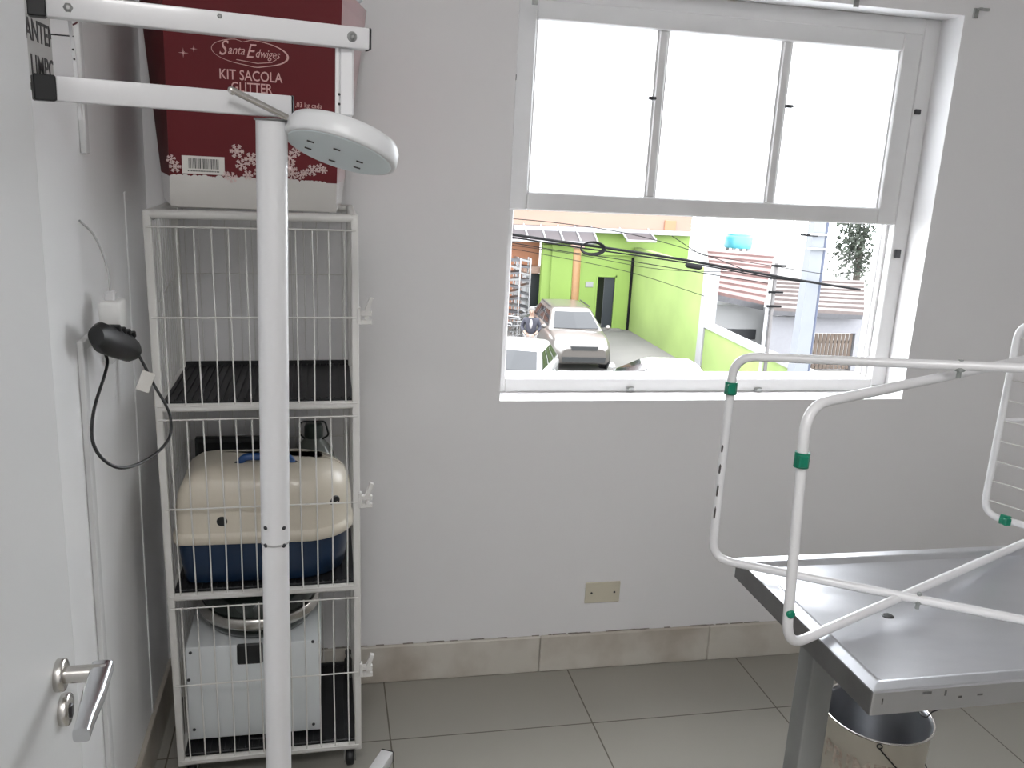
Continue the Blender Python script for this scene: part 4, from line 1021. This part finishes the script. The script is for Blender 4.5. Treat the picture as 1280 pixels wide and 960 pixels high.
# ------------------------------------------------ carts and racks at the left
def cart(px, py, lab, ang):
    p_ = Wz(px, py, G); t = thing('wire_trolley', lab, 'trolley', (p_.x, p_.y, G), 'wire trolleys')
    R_m = Matrix.Rotation(ang, 3, 'Z')
    def c(x, y, z): return V((p_.x, p_.y, G))+R_m @ V((x, y, z))
    m = MB()
    lo_ = [c(-.35, -.22, .5), c(.35, -.18, .55), c(.35, .18, .55), c(-.35, .22, .5)]; hi = [c(-.42, -.28, .95), c(.42, -.22, .98), c(.42, .22, .98), c(-.42, .28, .95)]
    m.tube(lo_, .014, 6, closed=True); m.tube(hi, .018, 6, closed=True)
    for k in range(4):
        for j in range(6):
            f_ = j/6; m.tube([lo_[k].lerp(lo_[(k+1) % 4], f_), hi[k].lerp(hi[(k+1) % 4], f_)], .009, 5)
    m.tube([lo_[0].lerp(lo_[3], .5), lo_[1].lerp(lo_[2], .5)], .01, 5); m.build('basket', RIM, t)
    MB().tube([hi[0]+V((0, 0, .08)), hi[3]+V((0, 0, .08))], .022, 8).tube([hi[0], hi[0]+V((0, 0, .08))], .014, 6).tube([hi[3], hi[3]+V((0, 0, .08))], .014, 6).build('push_handle', WHITEX, t)
    MB().tube([c(-.38, -.2, .12), c(.36, -.2, .12), c(.36, .2, .12), c(-.38, .2, .12)], .016, 6, closed=True).tube([c(-.38, -.2, .12), lo_[0]], .014, 6).tube([c(-.38, .2, .12), lo_[3]], .014, 6).build('undercarriage', RIM, t)
    for (x, y) in ((-.34, -.19), (.34, -.19), (.34, .19), (-.34, .19)):
        MB().cyl(c(x, y-.02, .06), c(x, y+.02, .06), .06, 12).build('wheel', TYRE, t)
for i, (px, py, a) in enumerate(((645, 441, .4), (645, 431, .9), (664, 424, .2), (676, 417, 1.2))):
    cart(px, py, ('wire trolley nearest the window, left of the person', 'wire trolley behind the person in dark jacket', 'wire trolley below the white gate post', 'wire trolley beside the navy gate')[i], a)
def rack(px, Y, lab, n, seed):
    rnd = random.Random(seed); p_ = W(px, 390, Y); t = thing('metal_rack', lab, 'rack', (p_.x, Y, G), 'tall metal racks')
    zt3 = W(px, 322, Y).z
    for (dx, dy) in ((-.26, -.2), (.26, -.2), (-.26, .2), (.26, .2)): MB().tube([(p_.x+dx, Y+dy, G), (p_.x+dx*.96, Y+dy, zt3)], .03, 6).build('upright', WHITEX, t)
    for k in range(n):
        z_ = G+.3+(zt3-G-.4)*k/(n-1); w_ = rnd.uniform(-.07, .07)
        MB().hull8([(p_.x-.28, Y-.22, z_+w_), (p_.x+.28, Y-.22, z_-w_), (p_.x+.28, Y+.22, z_-w_), (p_.x-.28, Y+.22, z_+w_)], [(p_.x-.28, Y-.22, z_+w_+.07), (p_.x+.28, Y-.22, z_-w_+.07), (p_.x+.28, Y+.22, z_-w_+.07), (p_.x-.28, Y+.22, z_+w_+.07)]).build('shelf', DARKG if k % 2 else RIM, t)
rack(637, 29.6, 'tall metal rack stacked with parts, leftmost in the window view', 12, 3)
rack(650, 30.6, 'tall metal rack stacked with parts, right of the leftmost rack', 11, 5)
# ------------------------------------------------ right hand side
Yp = 15.
t = thing('concrete_utility_pole', 'wide pale concrete utility pole with navy conduit outside the window', 'utility pole', (8.9, Yp, G))
a, c = W(997, 400, Yp), W(1014, 400, Yp); xm = (a.x+c.x)/2
m = MB(); m.hull8([(a.x-.02, Yp-.12, G), (c.x+.02, Yp-.12, G), (c.x+.02, Yp+.15, G), (a.x-.02, Yp+.15, G)], [(a.x+.05, Yp-.08, 3), (c.x-.02, Yp-.08, 3), (c.x-.02, Yp+.1, 3), (a.x+.05, Yp+.1, 3)]); m.build('shaft', CONCP, t)
MB().tube([(c.x+.04, Yp-.06, G), (c.x+.02, Yp-.06, 3)], .038, 8).build('conduit', NAVYP, t)
for z_ in (W(1010, 292, Yp).z, W(1010, 310, Yp).z):
    MB().bx(a.x-.06, c.x+.10, Yp-.16, Yp-.11, z_-.02, z_+.02, .004).build('steel_band', WHITEX, t)
MB().tube([(a.x-.25, Yp-.14, W(1000, 293, Yp).z), (a.x+.1, Yp-.14, W(1000, 293, Yp).z)], .02, 6).build('insulator_arm', CABLE, t)
# slender pole
Yq = 20.
a, c = W(971, 328, Yq), W(957, 462, Yq)
t = thing('slender_pole', 'slender dark service pole with white conduit left of concrete pole', 'pole', (c.x, Yq, G))
MB().tube([(c.x, Yq, G), (a.x, Yq, a.z)], .05, 8).build('shaft', mat('grey_pole', (0.0832, 0.078, 0.078), .7, noise=.3), t)
MB().tube([(c.x-.13, Yq, G), (a.x-.12, Yq, a.z-.3)], .045, 8).build('conduit', WHITEX, t)
for k, z_ in enumerate((a.z-.1, a.z-.4, a.z-.75, a.z-1.1)): MB().bx(a.x-.16, a.x+.22, Yq-.1, Yq-.05, z_, z_+.05).build('cross_piece', CABLE, t)
# white house with red roof
Yh = 26.
t = thing('red_roofed_house', 'white house with red tiled roof beyond the green wall', 'house', (13, Yh, G))
a, c = W(889, 376, Yh), W(948, 470, Yh)
MB().bx(xc+.5, c.x+.35, Yh, Yh+5, G, W(920, 383, Yh).z).build('wall', WHITEX, t)
w0_, w1_ = W(903, 411, Yh), W(943, 424, Yh)
MB().bx(w0_.x, w1_.x, Yh-.05, Yh+.05, w1_.z, w0_.z).build('dark_opening', OPEN_, t)
e0_, e1__ = W(890, 367, Yh-.6), W(955, 381, Yh-.6); r0_, r1_ = W(884, 312, Yh+4.5), W(968, 318, Yh+4.5)
def tiled(m, A, B, C_, D_, nr=9):
    for k in range(nr):
        f0, f1 = k/nr, (k+1)/nr; a0, b0_ = A.lerp(D_, f0), B.lerp(C_, f0); a1_, b1_ = A.lerp(D_, f1), B.lerp(C_, f1); u = V((0, 0, .10))
        m.hull8([a0, b0_, b1_, a1_], [a0+u, b0_+u, b1_+u*.3, a1_+u*.3])
m = MB(); tiled(m, e0_, e1__, r1_, r0_); m.build('roof', ROOFT, t)
MB().hull8([e0_-V((0, 0, .18)), e1__-V((0, 0, .18)), e1__, e0_], [e0_+V((0, .1, -.18)), e1__+V((0, .1, -.18)), e1__+V((0, .1, 0)), e0_+V((0, .1, 0))]).build('gutter', DARKG, t)
# second house : pale roof, white front wall and slat gate
Yg = 25.
t = thing('pale_roofed_house', 'white house with greyed tile roof behind the concrete pole', 'house', (16, Yg+2, G))
a, c = W(964, 392, Yg), W(1072, 470, Yg)
gA, gB = W(1011, 416, Yg), W(1062, 468, Yg)
m = MB(); m.bx(a.x, gA.x, Yg, Yg+.25, G, a.z-.1); m.bx(gB.x, gB.x+1.2, Yg, Yg+.25, G, a.z-.1); m.bx(gA.x, gB.x, Yg, Yg+.25, gA.z, a.z-.1); m.build('front_wall', mat('lilac_white', (0.131, 0.131, 0.144), .7, noise=.08), t)
e0_, e1__ = W(962, 388, Yg-.5), W(1080, 394, Yg-.5); r0_, r1_ = W(972, 347, Yg+5), W(1080, 352, Yg+5)
m = MB(); tiled(m, e0_, e1__, r1_, r0_, 8); m.build('roof', ROOFG, t)
MB().hull8([e0_-V((0, 0, .14)), e1__-V((0, 0, .14)), e1__, e0_], [e0_+V((0, .1, -.14)), e1__+V((0, .1, -.14)), e1__+V((0, .1, 0)), e0_+V((0, .1, 0))]).build('gutter', DARKG, t)
t = thing('slat_gate', 'brown vertical slat gate right of the concrete pole', 'gate', ((gA.x+gB.x)/2, Yg, G))
m = MB(); n_ = 12
for k in range(n_):
    xa_ = lerp(gA.x+.02, gB.x-.02, k/n_); m.bx(xa_, xa_+(gB.x-gA.x)/n_*.74, Yg+.06, Yg+.09, G+.05, gA.z-.03)
m.build('slat_panel', TIMB, t)
MB().bx(gA.x+.02, gB.x-.02, Yg+.09, Yg+.13, gA.z-.35, gA.z-.25).bx(gA.x+.02, gB.x-.02, Yg+.09, Yg+.13, G+.25, G+.35).build('cross_rail', DARKG, t)
# cyan water tank on its stand
a, c = W(906, 296, 33), W(939, 310, 33)
t = thing('water_tank', 'cyan water tank above the red tiled roof', 'tank', ((a.x+c.x)/2, 33, c.z))
MB().lathe(((a.x+c.x)/2, 33, c.z), [((c.x-a.x)*.46, 0), ((c.x-a.x)*.5, a.z-c.z), ((c.x-a.x)*.42, a.z-c.z+.1)], 24).build('drum', CYAN, t)
MB().lathe(((a.x+c.x)/2, 33, a.z+.09), [((c.x-a.x)*.43, 0), ((c.x-a.x)*.43, .05), (.1, .12)], 24).build('lid', CYAN, t)
for (dx, dy) in ((-.3, -.3), (.3, -.3), (-.3, .3), (.3, .3)): MB().bx((a.x+c.x)/2+dx-.06, (a.x+c.x)/2+dx+.06, 33+dy-.06, 33+dy+.06, G, c.z).build('stand_leg', WHITEX, t)
# tree
p_ = W(1071, 302, 34)
t = thing('street_tree', 'dark leafy tree at right edge of the window view', 'tree', (p_.x+.3, 34, G))
MB().tube([(p_.x+.3, 34, G), (p_.x+.2, 34, p_.z-.6), (p_.x+.3, 34, p_.z+.6)], [.2, .13, .06], 8).build('trunk', BARK, t)
m = MB(); rnd = random.Random(4)
for k in range(1500):
    d_ = V((rnd.gauss(0, .38), rnd.gauss(0, .5), rnd.gauss(.2, .85))); c_ = p_+d_; n_ = V((rnd.uniform(-1, 1), rnd.uniform(-1, 1), rnd.uniform(-.3, 1))).normalized(); u = n_.orthogonal().normalized(); v_ = n_.cross(u); L = rnd.uniform(.07, .14)
    m.poly([c_-u*L, c_-v_*L*.5, c_+u*L, c_+v_*L*.5])
m.build('foliage', LEAF, t)
# overhead cables
def cable(pts, r, lab):
    P_ = [W(px, py, Y) for (px, py, Y) in pts]; tag(MB().tube(spline(P_, 6), r, 6).build('overhead_cable', CABLE, None), lab, 'cable', 'overhead street cables')
cable([(600, 287, 14), (700, 302, 14), (745, 308, 14), (850, 324, 14), (940, 340, 14), (1010, 352, 14.6), (1075, 362, 15)], .022, 'thickest black overhead cable crossing the whole window view')
cable([(600, 290, 14.1), (700, 306, 14.1), (800, 320, 14.1), (880, 332, 14.1), (940, 343, 14.1), (1000, 352, 14.6)], .012, 'thin black overhead cable running just under the thickest cable')
cable([(600, 296, 14.3), (690, 312, 14.3), (780, 325, 14.3), (870, 340, 14.3), (960, 354, 14.3)], .007, 'thin overhead cable crossing the orange pole below its cap')
cable([(600, 304, 14.5), (690, 320, 14.5), (790, 341, 14.5), (880, 370, 14.5)], .005, 'thin overhead cable crossing the green wall above its open door')
cable([(600, 270, 13.5), (700, 279, 13.5), (790, 293, 13.5), (880, 318, 13.5), (950, 345, 13.5)], .006, 'thin overhead cable crossing both awnings downwards')
cable([(600, 301, 14.8), (720, 318, 14.8), (830, 337, 14.8), (960, 340, 14.8)], .005, 'thin overhead cable dipping across the yard wall')
cable([(840, 295, 14.2), (875, 317, 14.2), (900, 322, 14.2), (1000, 338, 14.6)], .006, 'thin overhead cable leaving the peach upper floor corner')
cable([(1000, 338, 14.7), (1040, 343, 14.7), (1080, 338, 14.7)], .006, 'short overhead cable right of the concrete pole')
c_ = W(737, 308, 13.9)
t = thing('cable_coil', 'coiled bundle of black cable hanging from the overhead cables', 'cable coil', c_, None)
for k in range(5):
    MB().tube([c_+V((.21*math.cos(a)*(1-.03*k)+.05, .02*k-.04, .11*math.sin(a)*(1-.05*k)-.03)) for a in [2*PI*j/20 for j in range(20)]], .011, 6, closed=True).build('loop', CABLE, t)
c_ = W(868, 333, 13.95)
t = thing('splice_closure', 'black splice box clamped on the overhead cables before the green wall', 'splice box', c_, None)
MB().tube([c_+V((-.16, 0, .02)), c_+V((-.12, 0, .015)), c_+V((.1, 0, -.015)), c_+V((.14, 0, -.02))], [.02, .045, .045, .02], 12).build('case', CABLE, t)

# ================================================================== WORLD, CAMERA
w = bpy.data.worlds.new('overcast_sky'); bpy.context.scene.world = w; w.use_nodes = True
bg = w.node_tree.nodes['Background']; bg.inputs['Color'].default_value = (.94, .97, 1, 1); bg.inputs['Strength'].default_value = 12.5
cam = bpy.data.cameras.new('camera'); co = bpy.data.objects.new('camera', cam); COL.objects.link(co)
cam.sensor_fit = 'HORIZONTAL'; cam.sensor_width = 36; cam.lens = 36*FPX/1280; cam.clip_start = .02; cam.clip_end = 500
R3 = Matrix((AR, -AD, -AF)).transposed(); co.matrix_world = Matrix.Translation(EYE) @ R3.to_4x4()
sc = bpy.context.scene; sc.camera = co
sc.view_settings.view_transform = 'Standard'; sc.view_settings.look = 'None'; sc.view_settings.exposure = 0; sc.view_settings.gamma = 1
sc.view_settings.use_curve_mapping = False
sc.cycles.max_bounces = 10; sc.cycles.diffuse_bounces = 6; sc.cycles.sample_clamp_indirect = 12
